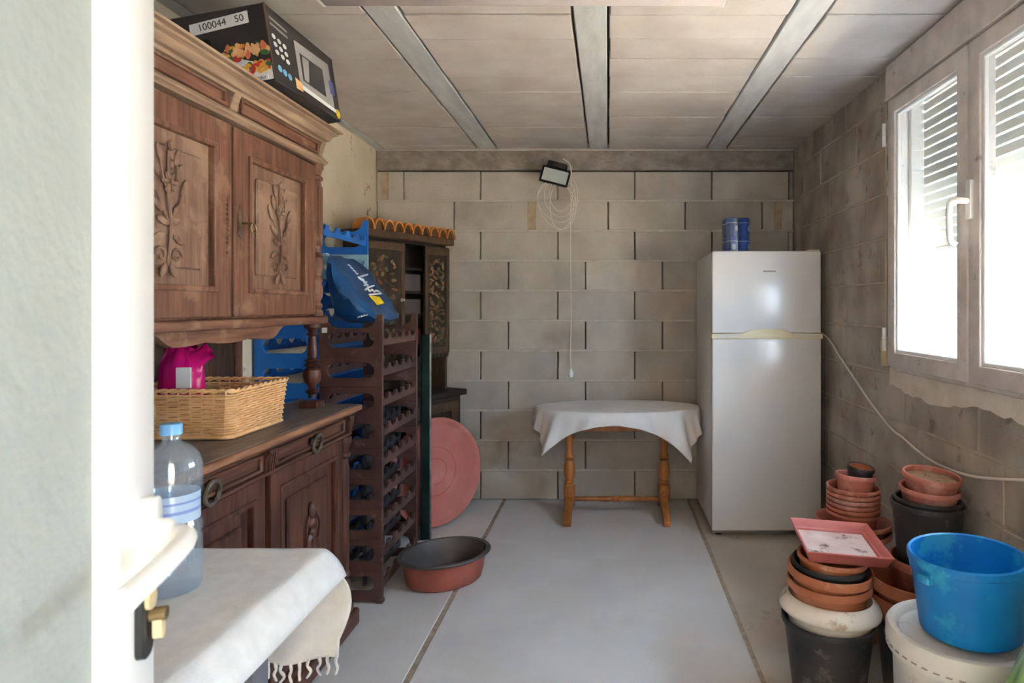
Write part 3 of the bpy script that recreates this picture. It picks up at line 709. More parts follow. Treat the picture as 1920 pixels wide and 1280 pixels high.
pr(frontF, ellipse(.424, .024, .016, .018, 14), m_yellow, 'round_sticker', .0012)
MB().box((-.0015, -.0015, 0), (.0015, .0015, BH)).build('worn_corner', m_box_edge, bx, local=True)

# ------------------------------------------------------------------ wicker basket and pink bag
bk = thing('wicker_basket', 'rectangular honey wicker basket standing on the cupboard worktop', 'basket', (-1.272, 1.975, ZW+.001), (0, 0, 0))
hx, hy, bh = .165, .148, .145
def per(t, zz, off):                         # rounded rectangle perimeter, flaring upward
    a, b = hx+.014*zz/bh, hy+.012*zz/bh
    pts = rrect(-a, -b, a, b, .018, 6); L_ = []; tot = 0; n = len(pts)
    for i in range(n):
        d = math.dist(pts[i], pts[(i+1) % n]); L_.append(d); tot += d
    s_ = (t % 1)*tot
    for i in range(n):
        if s_ <= L_[i] or i == n-1:
            f = s_/L_[i] if L_[i] else 0
            p, q = pts[i], pts[(i+1) % n]
            nx, ny = (q[1]-p[1])/(L_[i] or 1), -(q[0]-p[0])/(L_[i] or 1)
            return (p[0]+(q[0]-p[0])*f+nx*off, p[1]+(q[1]-p[1])*f+ny*off, zz)
        s_ -= L_[i]
NS = 38
wv = MB()
for r in range(17):
    zz = .010+r*.0075
    wv.tube([per(k/(NS*4), zz, .0032*sin(2*pi*(k/8)+(pi if r % 2 else 0))) for k in range(NS*4)], .0036, 5, True)
w_ = wv.build('woven_wall', m_wicker, bk, local=True, smooth=60); w_['kind'] = 'stuff'
stm = MB()
for k in range(NS): stm.tube([per(k/NS+.5/NS*0, zz, 0) for zz in (.002, .07, bh)], .0030, 6)
stm.build('stakes', m_wicker, bk, local=True)
rm = MB()
for ph in (0, pi):
    rm.tube([tuple(Vector(per(k/160, bh-.002, .004*cos(k*.9+ph)))+Vector((0, 0, .004*sin(k*.9+ph)))) for k in range(160)], .0042, 6, True)
rm.build('braided_rim', m_wicker, bk, local=True, smooth=60)
ft_ = MB().tube([per(k/120, .006, .003) for k in range(120)], .0055, 6, True); ft_.build('foot_rim', m_wicker, bk, local=True)
bb = MB()
for k in range(22): bb.tube([(-hx+.01+.0148*k, -hy+.006, .006), (-hx+.01+.0148*k, hy-.006, .006)], .0068, 6)
bb.build('basket_floor', m_wicker, bk, local=True)
pb = thing('pink_bag', 'glossy magenta plastic bag with white label standing in the basket', 'bag', (-1.36, 1.995, ZW+.016))
def puff(u, v):                             # closed pillow shape around z
    a = 2*pi*u; s_ = v
    r = .064*(1-.06*sin(5*a))*(1 if s_ < .75 else 1-.3*(s_-.75)/.25)
    th = .048*(sin(pi*min(1, .12+s_*.95)))**.6+.004
    top = .012*sin(3*a)*s_
    return (r*cos(a)*(1.0+.05*s_), th*sin(a)+.004*sin(9*a+8*s_), .25*s_+top)
g = MB().grid(puff, 40, 20); g.add([puff(k/40, 0) for k in range(40)], [tuple(range(40))]); g.add([puff(k/40, 1) for k in range(40)], [tuple(range(40))])
g.build('bag_body', m_magenta, pb, local=True, smooth=70)
def neck(u, v):              # pinched and fanned-out plastic corner
    a = 2*pi*u; ax = Vector((.82, -.10, .56)).normalized(); c = Vector((.030, 0, .195))+ax*(.072*v)
    r = .030*(1-v)**1.5+.008+.022*max(0, v-.45)
    e1 = Vector((-.56, 0, .82)); e2 = Vector((0, 1, 0))
    k = 1+.30*sin(5*a)*max(0, v-.3)
    p = c+e1*(r*1.25*k*cos(a))+e2*(r*.6*k*sin(a))
    return tuple(p)
MB().grid(neck, 30, 12).build('twisted_neck', m_magenta, pb, local=True, smooth=60)
MB().plate(rrect(.018, .12, .058, .185, .002), [], -.057, -.052, lambda u, v, w_: (u, w_+.3*(u-.018)*.6, v)).build('white_label', m_print_white, pb, local=True)

# ------------------------------------------------------------------ water bottle and near table
tb = thing('side_table', 'low narrow table mostly hidden under a white cloth beside the open door', 'table', (-.81, 1.05, 0))
TX0, TX1, TY0, TY1, TZ = -.965, -.625, .70, 1.36, .745
MB().box((TX0, TY0, TZ-.03), (TX1, TY1, TZ)).build('tabletop', m_wood_lowh, tb, bev=.004)
for x in (TX0+.05, TX1-.125):
    for y in (TY0+.05, TY1-.06):
        MB().box((x-.028, y-.028, 0), (x+.028, y+.028, TZ-.03)).build('leg', m_grey_leg, tb, bev=.003)
MB().box((TX0+.03, TY0+.03, TZ-.08), (TX1-.10, TY1-.05, TZ-.03)).build('apron', m_grey_leg, tb)
tc = thing('fringed_cloth', 'white cotton cloth with fringed end draped over the side table', 'tablecloth', (-.81, 1.05, TZ))
cl = MB()
def top(u, v):          # u across from far left to the right hem, v along the table
    y = TY0-.02+(TY1+.005-TY0+.02)*v
    x0 = TX0-.004
    wd = TX1+.004-x0; t = u*1.16
    wob = .003*sin(v*7)
    if t <= 1: return (x0+wd*t, y, TZ+.004+.0006*sin(t*17+v*11)*sin(v*7))
    d = (t-1)/.16
    return (x0+wd+(.012+.030*d)*sin(d*pi/2)+wob*d, y+.006*d, TZ+.004-.055*d*d-.008*d+.003*sin(v*8)*d)
cl.grid(top, 40, 50)
o = cl.build('cloth_top', m_cloth2, tc, smooth=80)
md = o.modifiers.new('thick', 'SOLIDIFY'); md.thickness = .003; md.offset = 1
fx0, fx1 = -.765, -.588
def flap(u, v):
    x = fx0+(fx1-fx0)*u
    bul = .035*sin(min(1, v*1.25)*pi)*u**2
    y = TY1+.006+.03*(1-math.exp(-v*6))+.012*sin(u*5+v*3)*v+bul*.4
    z = TZ+.004-.26*v-.004*sin(u*6)*v - (0 if u < .55 else .055*((u-.55)/.45)**2*(1-v))
    return (x+bul*.5-(.02*v*u), y, z)
fp = MB().grid(flap, 24, 30).build('hanging_end', m_cloth2, tc, smooth=80)
md = fp.modifiers.new('thick', 'SOLIDIFY'); md.thickness = .003; md.offset = 0
MB().grid(lambda u, v: tuple(Vector(flap(.16+.30*u, .385+.022*v-.012*u))+Vector((0, -.004, 0))), 8, 2).build('green_stripe', m_green_thread, fp)
for k in range(9):
    u = .03+.94*k/8; p = Vector(flap(u, 1)); q = .004*sin(k*2.3)
    MB().tube(catmull([p+Vector((0, 0, .004)), p+Vector((q, 0, -.012)), p+Vector((-q, .002, -.026)), p+Vector((q*1.5, 0, -.040))], 4), [.0028, .0034, .004, .0036, .003, .0032, .0036, .0034, .0032, .003, .003, .003, .0022], 7).build('tassel', m_cloth2, fp)

bt = thing('water_bottle', 'large clear plastic water bottle with light blue cap on the white cloth', 'bottle', (-.812, 1.16, TZ+.0075))
BP = [(0, .004), (.030, .0), (.046, .004), (.050, .012), (.050, .07), (.0495, .10), (.0475, .105), (.050, .11), (.050, .125), (.046, .132), (.0455, .185), (.050, .192), (.0505, .222), (.050, .236), (.044, .252), (.033, .266), (.020, .274), (.0145, .279), (.0145, .288), (.018, .289), (.018, .292), (.0135, .293)]
MB().lathe(BP, 32).build('bottle_body', m_pet, bt, local=True, smooth=50)
MB().lathe([(.0463, .133), (.0463, .184)], 32).build('paper_label', m_label, bt, local=True)
MB().lathe([(.0466, .150), (.0466, .156)], 32).lathe([(.0466, .168), (.0466, .172)], 32).build('label_print', m_label_ink, bt, local=True)
cp = MB().lathe([(0, .311), (.0165, .311), (.0180, .309), (.0182, .291), (.0, .291)], 26); cp.build('cap', m_cap, bt, local=True)

# ------------------------------------------------------------------ stackable bottle racks
def rack(name, label, loc, W, D_, tiers, TH, mats_, inner, group=None):
    """W across (x), D_ along the room (y); every tier has two slotted end panels and two scalloped rails"""
    T = thing(name, label, 'wine rack', loc, group=group)
    tp = .018
    def panel(topmost):
        zt = TH
        out = [(0, 0), (W, 0), (W, zt)]
        if topmost:
            out = [(0, 0), (W, 0), (W, zt+.052), (W-.022, zt+.052), (W-.032, zt+.02), (W-.045, zt+.004), (W-.07, zt-.008), (.07, zt-.008), (.045, zt+.004), (.032, zt+.02), (.022, zt+.052), (0, zt+.052)]
        else: out += [(0, zt)]
        hole = rrect(.032, TH*.30, W-.036, TH*.80, .032, 6)
        return MB().plate(out, [hole], 0, tp, lambda u, v, w_: (u, w_, v)).mesh('end_panel', bev=.002)
    def rail():
        n = 5; L_ = D_-2*tp; pts = [(0, 0), (L_, 0), (L_, .05)]
        for k in range(n):
            c = L_-(k+.5)*L_/n; r = L_/n*.36
            pts += [(c+r*cos(a), .05-r*.75*sin(a)) for a in [pi*j/6 for j in range(7)]]
        pts += [(0, .05)]
        return MB().plate(pts, [], 0, .012, lambda u, v, w_: (w_, u, v)).mesh('scalloped_rail')
    pm_, pt, rl = panel(False), panel(True), rail()
    meshes = {}
    def get(me, m):
        k = (me.name, m.name)
        if k not in meshes:
            c = me.copy(); c.materials.clear(); c.materials.append(m); meshes[k] = c
        return meshes[k]
    for t in range(tiers):
        m = mats_[t]; z = .012+t*TH
        me = pt if t == tiers-1 else pm_
        inst(get(me, m), 'end_panel', T, (0, 0, z)); inst(get(me, m), 'end_panel', T, (0, D_-tp, z))
        for x in (W-.018, .006): inst(get(rl, m if x > .1 else inner[t]), 'scalloped_rail', T, (x, tp, z+TH*.36))
        if inner[t] is m_rack_black:
            inst(get(rl, m_rack_black), 'scalloped_rail', T, (W*.36, tp, z+TH*.44)); inst(get(rl, m_rack_black), 'scalloped_rail', T, (W*.66, tp, z+TH*.44))
    for x in (0, W-.03):
        for y in (0, D_-.03):
            MB().box((x, y, 0), (x+.03, y+.03, .014)).build('foot', mats_[0], T, local=True)
    return T
RB = rack('wine_rack', 'dark brown plastic stacking wine rack next to the carved cupboard', (-1.245, 2.69, 0), .272, .50, 9, .1315, [m_rack_brown]*9, [m_rack_black]*6+[m_rack_brown]*3)
rack('wine_rack', 'taller blue plastic stacking wine rack behind the brown one', (-1.527, 2.69, 0), .265, .60, 13, .1285, [m_rack_blue]*11+[m_rack_light, m_rack_blue], [m_rack_blue]*13)

MB().plate(rrect(.012, 1.168, .034, 1.19, .002), [], -.0025, .001, lambda u, v, w_: (u, w_, v)).build('paper_tag', m_print_white, RB, local=True)
# ------------------------------------------------------------------ navy sack on the brown rack
sk = thing('navy_sack', 'navy blue plastic sack with white script and yellow tag on the brown rack', 'sack', (-1.105, 2.93, 1.215))
prof = [(-.152, .30), (-.13, .295), (-.10, .262), (-.055, .205), (-.012, .148), (.03, .085), (.062, .03), (.075, .006), (.05, -.006), (0, -.008), (-.06, -.006), (-.105, .01), (-.13, .08), (-.145, .16), (-.152, .24)]
def sackpt(i, v):
    p = Vector((prof[i % len(prof)][0], prof[i % len(prof)][1])); c = Vector((-.045, .11))
    e = 1-.22*abs(2*v-1)**5
    q = c+(p-c)*e
    wr_ = .004*sin(i*2.1+v*17)+.003*sin(i*5.3+v*9)
    return (q.x+wr_, -.19+.40*v, q.y+wr_*.6)
m = MB(); n = len(prof); NV = 16
m.add([sackpt(i, j/NV) for j in range(NV+1) for i in range(n)], [(j*n+i, j*n+(i+1) % n, (j+1)*n+(i+1) % n, (j+1)*n+i) for j in range(NV) for i in range(n)])
# crumpled ends
for j, yy, fl_ in ((0, -.012, 1), (NV, .012, -1)):
    ring = [sackpt(i, j/NV) for i in range(n)]; c = Vector((-.045, 0, .11)); 
    rows = [ring]
    for k, f in ((1, .75), (2, .45), (3, .15)):
        rows.append([tuple(Vector((c.x+(p[0]-c.x)*f+.006*sin(i*3+k*2), p[1]+yy*k*.9+.008*sin(i*1.7+k*2.6), c.z+(p[2]-c.z)*f+.006*cos(i*2.2+k)))) for i, p in enumerate(ring)])
    m.add([p for r in rows for p in r], [(k*n+i, k*n+(i+1) % n, (k+1)*n+(i+1) % n, (k+1)*n+i) for k in range(3) for i in range(n)]+[tuple(3*n+i for i in range(n))])
sb = m.build('sack_body', m_navy, sk, local=True, smooth=50)
# text plane: frame on the sloping face
A = Vector((-.112, 0, .298)); B = Vector((.068, 0, .012)); ud_ = (B-A).normalized(); nn = Vector((-ud_.z, 0, ud_.x)); nn = nn if nn.x > 0 else -nn
def onface(s_, y, off=.010): return tuple(A+ud_*s_+Vector((0, y, 0))+nn*off)
scr = MB()
def stroke(pts, r=.0045): scr.tube([onface(*p) for p in catmull(pts, 4)], r, 6)
for k in range(4): stroke([(.055+.014*k, -.10+.01*k, .010), (.062+.014*k, -.085+.01*k, .011)], .003)
stroke([(.115, -.03, .010), (.105, .03, .010), (.098, .07, .010)])
stroke([(.118, -.07, .010), (.135, -.05, .011), (.128, -.03, .011), (.15, -.04, .011), (.145, -.01, .011)])
stroke([(.165, -.06, .010), (.160, -.02, .011), (.175, -.03, .011), (.168, .02, .011), (.162, .06, .010)])
stroke([(.19, -.08, .010), (.182, -.05, .011), (.196, -.04, .011), (.186, .0, .011), (.20, .01, .011), (.19, .05, .011), (.198, .08, .010)])
stroke([(.216, -.07, .010), (.212, .0, .011), (.208, .06, .011), (.204, .095, .010)])
scr.build('script_print', m_print_white, sb, local=True)
MB().plate([(.222, -.07), (.226, .035), (.262, .05), (.27, -.045)], [], .006, .0125, lambda u, v, w_: onface(u, v, w_)).build('yellow_tag', m_yellow, sb, local=True)
bs = MB()
for k in range(4): bs.tube([(.01+.012*k, -.202, .018+.003*k), (.018+.012*k, -.205, .022+.003*k)], .004, 6)
bs.build('corner_print', m_print_white, sb, local=True)

# ------------------------------------------------------------------ folded green board between rack and saucer
gp = thing('folded_board', 'dark green folded board with metal rim standing behind the brown rack', 'board', (-1.005, 3.43, 0), (0, 0, radians(16)))
MB().box((-.02, -.012, .004), (.026, .11, 1.125)).build('board', m_green_panel, gp, local=True, bev=.003)
for x in (.026,):
    MB().plate([(-.013, 0), (.11, 0), (.11, 1.13), (-.013, 1.13)], [[(-.003, .012), (.10, .012), (.10, 1.118), (-.003, 1.118)]], x-.004, x+.007, lambda u, v, w_: (w_, u, v)).build('metal_rim', m_alu, gp, local=True, bev=.002)
MB().box((-.028, -.014, .004), (-.022, .11, 1.125)).build('board_back', m_green_panel, gp, local=True, bev=.002)

# ------------------------------------------------------------------ painted corner cabinet with tiled edge
ang = math.atan2(.58, .33)
pc = thing('painted_cabinet', 'dark painted folk cabinet with orange tile edge in the back corner', 'cabinet', (-1.36, 3.42, 0), (0, 0, ang))
CW, Cd = .667, .15          # local x along the front, front face at y = 0 with the body at +y
F = lambda u, v, w_: (u, -w_, v)
bs_ = MB().box((-.05, -.085, .02), (CW+.03, .11, .72)).build('base_body', m_paint, pc, local=True, bev=.004)
MB().box((-.06, -.11, .72), (CW+.065, .12, .755)).build('base_top', m_paint_dark, pc, local=True, bev=.004)
MB().plate([(-.02, .08), (CW, .08), (CW, .69), (-.02, .69)], [[(.04, .14), (CW/2-.03, .14), (CW/2-.03, .63), (.04, .63)], [(CW/2+.03, .14), (CW-.06, .14), (CW-.06, .63), (CW/2+.03, .63)]], .084, .094, F).build('base_frame', m_paint_trim, pc, local=True, bev=.002)
for u in (.0, CW-.03):
    MB().box((u-.03, -.09, 0), (u+.03, .1, .022)).build('foot', m_paint_dark, pc, local=True)
# upper carcass
MB().box((0, .125, .755), (CW, .14, 1.66)).build('back_panel', m_paint_dark, pc, local=True)
for u in (0, .30, CW-.018): MB().box((u, 0, .755), (u+.018, .13, 1.66)).build('upright', m_paint_trim, pc, local=True, bev=.002)
for z in (.96, 1.04, 1.22, 1.36, 1.50, 1.655): MB().box((.01, .005, z), (CW-.01, .13, z+.016)).build('shelf', m_paint_dark, pc, local=True)
for k, (z, m_, h_) in enumerate(((1.376, mat('grey_tin', (88, 80, 80), None, .5), .10), (1.236, MATS['grey_tin'], .09), (1.056, mat('dark_red_tin', (92, 24, 26), None, .5), .09))):
    MB().plate(rrect(.34, 0, .47, h_, .01), [], -.11, -.03, lambda u, v, w_, z=z: (u, -w_, v+z)).build('stored_tin', m_, pc, local=True)
def painted_door(u0, u1, z0, z1, scal, nm, turn=0, hinge=None):
    out = [(0, z0), (u1-u0, z0), (u1-u0, z1), (0, z1)]
    if scal:
        n_ = 6; out = [(0, z1), (0, z0)]
        for k in range(n_):
            ww = (u1-u0)/n_; out += [(ww*(k+.5)+ww*.5*cos(pi-pi*j/5), z0-.02*sin(pi*j/5)-(0 if j not in (0, 5) else -.004)) for j in range(6)]
        out += [(u1-u0, z1)]
    d = MB().plate(out, [], 0, .016, F).build('door', m_paint, pc, local=True, bev=.002)
    d.location = (u0, 0, 0)
    if turn:
        d.location = (u0, 0, 0); d.rotation_euler = (0, 0, turn)
    ww = u1-u0
    MB().plate([(.0, z0+.01), (ww, z0+.01), (ww, z1-.005), (0, z1-.005)], [[(.022, z0+.05), (ww-.022, z0+.05), (ww-.022, z1-.05), (.022, z1-.05)]], .014, .022, F).build('door_frame', m_paint_trim, d, local=True, bev=.002)
    rnd = random.Random(int(u0*1000)+3)
    for mm, nm_, cnt in ((m_bloom3, 'painted_leaves', 30), (m_bloom2, 'painted_stems', 22), (m_bloom1, 'painted_blooms', 16)):
        b = MB()
        for k in range(cnt):
            zz = z0+.08+(z1-z0-.16)*(k+.5)/cnt; uu = ww/2+(ww*.26)*sin(k*2.1+cnt)
            a_ = rnd.uniform(0, pi)
            b.ell((uu, zz, .016), (rnd.uniform(.012, .026), rnd.uniform(.006, .012), .004), a_, F, 8, 4)
        b.build(nm_, mm, d, local=True)['kind'] = 'stuff'
    return d
painted_door(.0, .30, .80, 1.655, False, 'door')
painted_door(.46, CW-.002, .98, 1.655, True, 'door')
MB().lathe([(0, 0), (.006, 0), (.006, .014), (.011, .02), (0, .028)], 12, (.275, -.042, 1.32), 'y').build('door_knob', mat('ivory_knob', (190, 180, 160), None, .4), pc, local=True)
MB().box((-.015, -.05, 1.67), (CW+.012, .145, 1.712)).build('cornice', m_paint_trim, pc, local=True, bev=.004)
nt_ = 10; tw = (CW+.03)/nt_
def tile_mesh():
    m = MB(); K = 10
    for j in range(K):
        a0, a1 = pi*j/K, pi*(j+1)/K
        r1, r0 = tw*.51, tw*.42
        pts = [(r*cos(a), r*sin(a)*1.8) for r, a in ((r1, a0), (r1, a1), (r0, a1), (r0, a0))]
        m.plate(pts, [], .0, .10, lambda u, v, w_: (u, w_, v))
    return m.mesh('roof_tile')
tm = tile_mesh(); tm.materials.append(m_clay_glaze)
for k in range(nt_): inst(tm, 'roof_tile', pc, (-.015+tw*(k+.5), -.055, 1.710))
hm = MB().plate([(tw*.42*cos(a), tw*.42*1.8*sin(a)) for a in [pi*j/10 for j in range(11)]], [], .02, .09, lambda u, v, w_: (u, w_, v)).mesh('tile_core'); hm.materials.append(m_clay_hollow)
for k in range(nt_): inst(hm, 'tile_core', pc, (-.015+tw*(k+.5), -.055, 1.711))

# ------------------------------------------------------------------ pink saucer leaning at the back, basin on the floor
sc_ = thing('round_saucer', 'large round pink plastic saucer leaning upright against the painted cabinet', 'saucer', (-1.01, 3.66, .316), (0, 0, 0))
sc_.rotation_euler = (radians(84), 0, radians(50))
R = .312
MB().lathe([(0, .0), (R*.22, .0), (R*.235, .005), (R*.25, .0), (R*.44, .0), (R*.45, .004), (R*.46, .0), (R*.86, .0), (R*.90, .006), (R*.95, .022), (R*.985, .024), (R, .018), (R*.99, .012), (R*.93, -.006), (R*.88, -.010), (0, -.010)], 56).build('dish', m_pink, sc_, local=True, smooth=40)
bn = thing('oval_basin', 'shallow terracotta basin with dark grey inside lying on the floor', 'basin', (-.768, 2.935, .001), (0, 0, radians(32)))
bprof_o = [(0, .0), (.158, .0), (.168, .008), (.178, .05), (.186, .10), (.188, .118)]
MB().lathe(bprof_o, 48, sx=1.03, sy=.86).build('basin_outside', m_basin_out, bn, local=True, smooth=40)
MB().lathe([(.186, .116), (.208, .120), (.212, .126), (.208, .132), (.190, .131), (.184, .124), (.172, .06), (.160, .018), (.145, .010), (0, .008)], 48, sx=1.03, sy=.86).build('basin_inside', m_basin_in, bn, local=True, smooth=40)
MB().lathe([(0, .0105), (.011, .0105), (.011, .008), (0, .008)], 14, (.05, .02, 0)).build('drain_hole', m_black_metal, bn, local=True)

# ------------------------------------------------------------------ turned table with white cloth at the back
tt = thing('turned_table', 'honey coloured oval table with turned legs against the back wall', 'table', (.055, 3.84, 0))
ZT = .665
MB().lathe([(0, ZT-.028), (.485, ZT-.028), (.495, ZT-.014), (.485, ZT), (0, ZT)], 64, sx=1, sy=.50).build('tabletop', m_pine, tt, local=True)
LX = (-.292, .290)
lp_ = [(0, .10), (.03, .10), (.031, .185), (.022, .195), (.028, .205), (.018, .215), (.026, .235), (.031, .27), (.028, .31), (.02, .335), (.027, .342), (.018, .35), (.028, .36), (.022, .372), (.018, .385), (.017, .40), (.021, .46), (.024, .51), (.018, .52), (.028, .53), (.02, .54), (.031, .55), (.031, .60), (0, .60)]
for x in LX:
    lg = MB().lathe([(r_*1.15, h_) for r_, h_ in lp_], 20, (x, 0, 0)).build('turned_leg', m_pine, tt, local=True)
    MB().box((x-.03, -.03, .085), (x+.03, .03, .17)).build('leg_block', m_pine, lg, local=True, bev=.004)
    ftp = [(-.215, 0), (-.175, 0), (-.15, .025), (-.08, .045), (.08, .045), (.15, .025), (.175, 0), (.215, 0), (.218, .03), (.19, .055), (.12, .085), (.04, .12), (-.04, .12), (-.12, .085), (-.19, .055), (-.218, .03)]
    MB().plate(ftp, [], x-.022, x+.022, lambda u, v, w_: (w_, u, v)).build('sled_foot', m_pine, tt, local=True, bev=.005, seg=2)
    MB().box((x-.024, -.18, .595), (x+.024, .18, .637)).build('bearer', m_pine, tt, local=True, bev=.004)
MB().lathe([(0, LX[0]+.02), (.014, LX[0]+.02), (.014, -.20), (.02, -.19), (.014, -.18), (.015, -.12), (.019, -.06), (.014, -.03), (.022, -.015), (.014, 0), (.022, .015), (.014, .03), (.019, .06), (.015, .12), (.014, .18), (.02, .19), (.014, .20), (.014, LX[1]-.02), (0, LX[1]-.02)], 16, (0, 0, .10), 'x').build('stretcher', m_pine, tt, local=True)
MB().box((-.33, -.172, .548), (.33, -.150, .638)).box((-.33, .150, .552), (.33, .172, .638)).build('table_apron', m_pine, tt, local=True, bev=.003)

ct = thing('white_tablecloth', 'plain white cloth hanging in points over the oval table', 'tablecloth', (.055, 3.84, ZT))
a_, b_ = .50, .252
ra = radians(-2)
def drape(u, v):
    px, py = -.585+1.205*u, -.328+.61*v
    px, py = px*cos(ra)-py*sin(ra), px*sin(ra)+py*cos(ra)
    r = sqrt((px/a_)**2+(py/b_)**2)
    if r <= 1: return (px, py, .0035+.0012*sin(px*30)*sin(py*40))
    t = math.atan2(py/b_, px/a_); bx_, by_ = px/r, py/r
    d = sqrt((px-bx_)**2+(py-by_)**2)
    nx, ny = bx_/a_**2, by_/b_**2; nl = sqrt(nx*nx+ny*ny); nx /= nl; ny /= nl
    fold = .020*sin(t*13+.7)+.010*sin(t*29)
    o_ = .006*min(1, d*30)+d*.03+fold*min(1, d*5)
    tx_, ty_ = -ny, nx
    sl = (.5*d)*sin(2*t)*-.0
    # pull the hanging cloth back toward its own corner so that the points read
    cx_, cy_ = px-bx_, py-by_
    al = cx_*tx_+cy_*ty_
    lim = .505 if (bx_+nx*o_+tx_*al*.5) > .505 else None
    X = bx_+nx*o_+tx_*al*.5; Y = by_+ny*o_+ty_*al*.5
    X = min(X, .512); Y = min(Y, .285)
    drop = sqrt(max(0, d*d-.25*al*al))
    return (X, Y, .0035-max(0, drop-.004)-.002*min(1, d*40))
cm = MB().grid(drape, 130, 80).build('cloth', m_cloth, ct, local=True, smooth=80)
md = cm.modifiers.new('thick', 'SOLIDIFY'); md.thickness = .002; md.offset = 1

# ------------------------------------------------------------------ refrigerator
fg = thing('refrigerator', 'tall white two door refrigerator in the back right corner', 'refrigerator', (.875, 3.755, 0))
FX0, FX1, FYf, FYb, FZt = .574, 1.176, 3.44, 4.065, 1.588
MB().box((FX0+.002, FYf+.055, .04), (FX1-.002, FYb, FZt-.004)).build('cabinet', m_fridge_side, fg, bev=.006, seg=2)
ld = MB().box((FX0, FYf, .045), (FX1, FYf+.05, 1.108)).build('lower_door', m_fridge, fg, bev=.008, seg=3)
tdoor = MB().box((FX0, FYf, 1.134), (FX1, FYf+.05, FZt)).build('freezer_door', m_fridge, fg, bev=.008, seg=3)
MB().box((FX0+.01, FYf+.045, .05), (FX1-.01, FYf+.058, FZt-.01)).build('gasket', m_gasket, fg)
hd = [(FX0-.004, 1.104), (FX1+.004, 1.104), (FX1+.004, 1.131), (1.01, 1.134), (.985, 1.144), (.95, 1.155), (.875, 1.159), (.80, 1.155), (.765, 1.144), (.74, 1.134), (FX0-.004, 1.131)]
MB().plate(hd, [], FYf-.014, FYf+.045, lambda u, v, w_: (u, w_, v)).build('handle_strip', m_cream, fg, bev=.003, seg=2)
for a, b in ((FX0+.02, .735), (1.015, FX1-.02)):
    MB().plate(rrect(a, 1.114, b, 1.128, .006), [], FYf-.018, FYf-.010, lambda u, v, w_: (u, w_, v)).build('grip_recess', m_fridge_side, fg, bev=.002)
MB().box((.855, FYf-.001, 1.472), (.925, FYf+.004, 1.480)).build('badge', m_gasket, tdoor)
MB().box((FX1-.07, FYf+.005, FZt), (FX1-.005, FYf+.06, FZt+.008)).build('top_hinge', m_cream, fg, bev=.003)
MB().box((FX0+.01, FYf+.06, .012), (FX1-.01, FYf+.10, .042)).build('kick_strip', m_gasket, fg)
for x in (FX0+.05, FX1-.05):
    for y in (FYf+.09, FYb-.06): MB().lathe([(0, 0), (.02, 0), (.02, .02), (.012, .025), (.012, .045), (0, .045)], 12, (x, y, 0)).build('foot', m_black_metal, fg)
# can pack on the refrigerator
cpk = thing('can_pack', 'shrink wrapped pack of blue drink cans on top of the refrigerator', 'can pack', (.757, 3.70, FZt-.003), (0, 0, radians(8)))
cme = MB().lathe([(0, .002), (.024, .0), (.027, .004), (.033, .014), (.033, .094), (.029, .103), (.027, .106), (.025, .104), (0, .102)], 20).mesh('can', smooth=40); cme.materials.append(m_can)
mk = MB().plate(ellipse(0, 0, .012, .018, 12), [], 0, .002, lambda u, v, w_: (u, -w_-.0335+.4*u*u*18, v)).mesh('can_emblem'); mk.materials.append(m_print_white)
bandm = MB().lathe([(.0334, .076), (.0334, .080)], 20).mesh('can_band'); bandm.materials.append(m_print_white)
for lz in (0, .107):
    for x in (-.0345, .0345):
        for y in (-.0345, .0345):
            c = inst(cme, 'can', cpk, (x, y, lz), (0, 0, random.uniform(-.5, .9)))
            inst(mk, 'can_emblem', c, (0, 0, .045)); inst(bandm, 'can_band', c)
MB().plate(rrect(-.071, -.071, .071, .071, .034), [], .001, .216, lambda u, v, w_: (u, v, w_)).build('shrink_film', m_film, cpk, local=True, bev=.003)
# refrigerator cable along the wall
cb = thing('power_cable', 'long white cable drooping along the right wall from the refrigerator', 'cable', (1.20, 2.8, .75))
path = [(1.205, 3.75, 1.16), (1.208, 3.52, 1.13), (1.212, 3.40, 1.09), (1.215, 3.25, 1.01), (1.217, 3.08, .925), (1.217, 2.92, .85), (1.217, 2.77, .79), (1.217, 2.66, .752), (1.217, 2.58, .742), (1.217, 2.45, .715), (1.217, 2.3, .700), (1.217, 2.1, .712), (1.217, 1.9, .755), (1.217, 1.75, .80), (1.217, 1.55, .90), (1.217, 1.3, 1.05)]
MB().tube(catmull(path, 6), .0048, 8).build('cable', m_cable, cb)

# ------------------------------------------------------------------ floodlight with coiled cable
fd = thing('floodlight', 'black floodlight with square glass fixed high on the back wall', 'floodlight', (-.335, 4.03, 2.12), (0, radians(14), 0))
hd_ = MB().plate([(-.075, -.055), (.075, -.055), (.085, .05), (-.085, .05)], [], -.05, .02, lambda u, v, w_: (u, w_+.35*v*-1*-.6, v)).build('housing', m_black_metal, fd, local=True, bev=.005)
MB().plate([(-.092, -.062), (.092, -.062), (.092, .045), (-.092, .045)], [[(-.08, -.05), (.08, -.05), (.08, .035), (-.08, .035)]], -.06, -.045, lambda u, v, w_: (u, w_+.21*v, v)).build('bezel', m_black_metal, fd, local=True, bev=.002)
MB().plate([(-.081, -.051), (.081, -.051), (.081, .036), (-.081, .036)], [], -.054, -.050, lambda u, v, w_: (u, w_+.21*v, v)).build('glass', m_lamp_glass, fd, local=True)
MB().box((-.068, -.045, .05), (.055, .03, .085)).build('terminal_box', m_black_metal, fd, local=True, bev=.004)
for k in range(6): MB().box((-.06+.02*k, -.052, .048), (-.054+.02*k, .03, .079)).build('cooling_fin', m_black_metal, fd, local=True)
MB().box((-.02, .02, -.03), (.02, .10, .03)).build('bracket', m_black_metal, fd, local=True, bev=.002)
coil = thing('coiled_cable', 'thin white cable coiled under the floodlight with plug hanging down', 'cable', (-.32, 4.05, 1.93))
cc = MB()
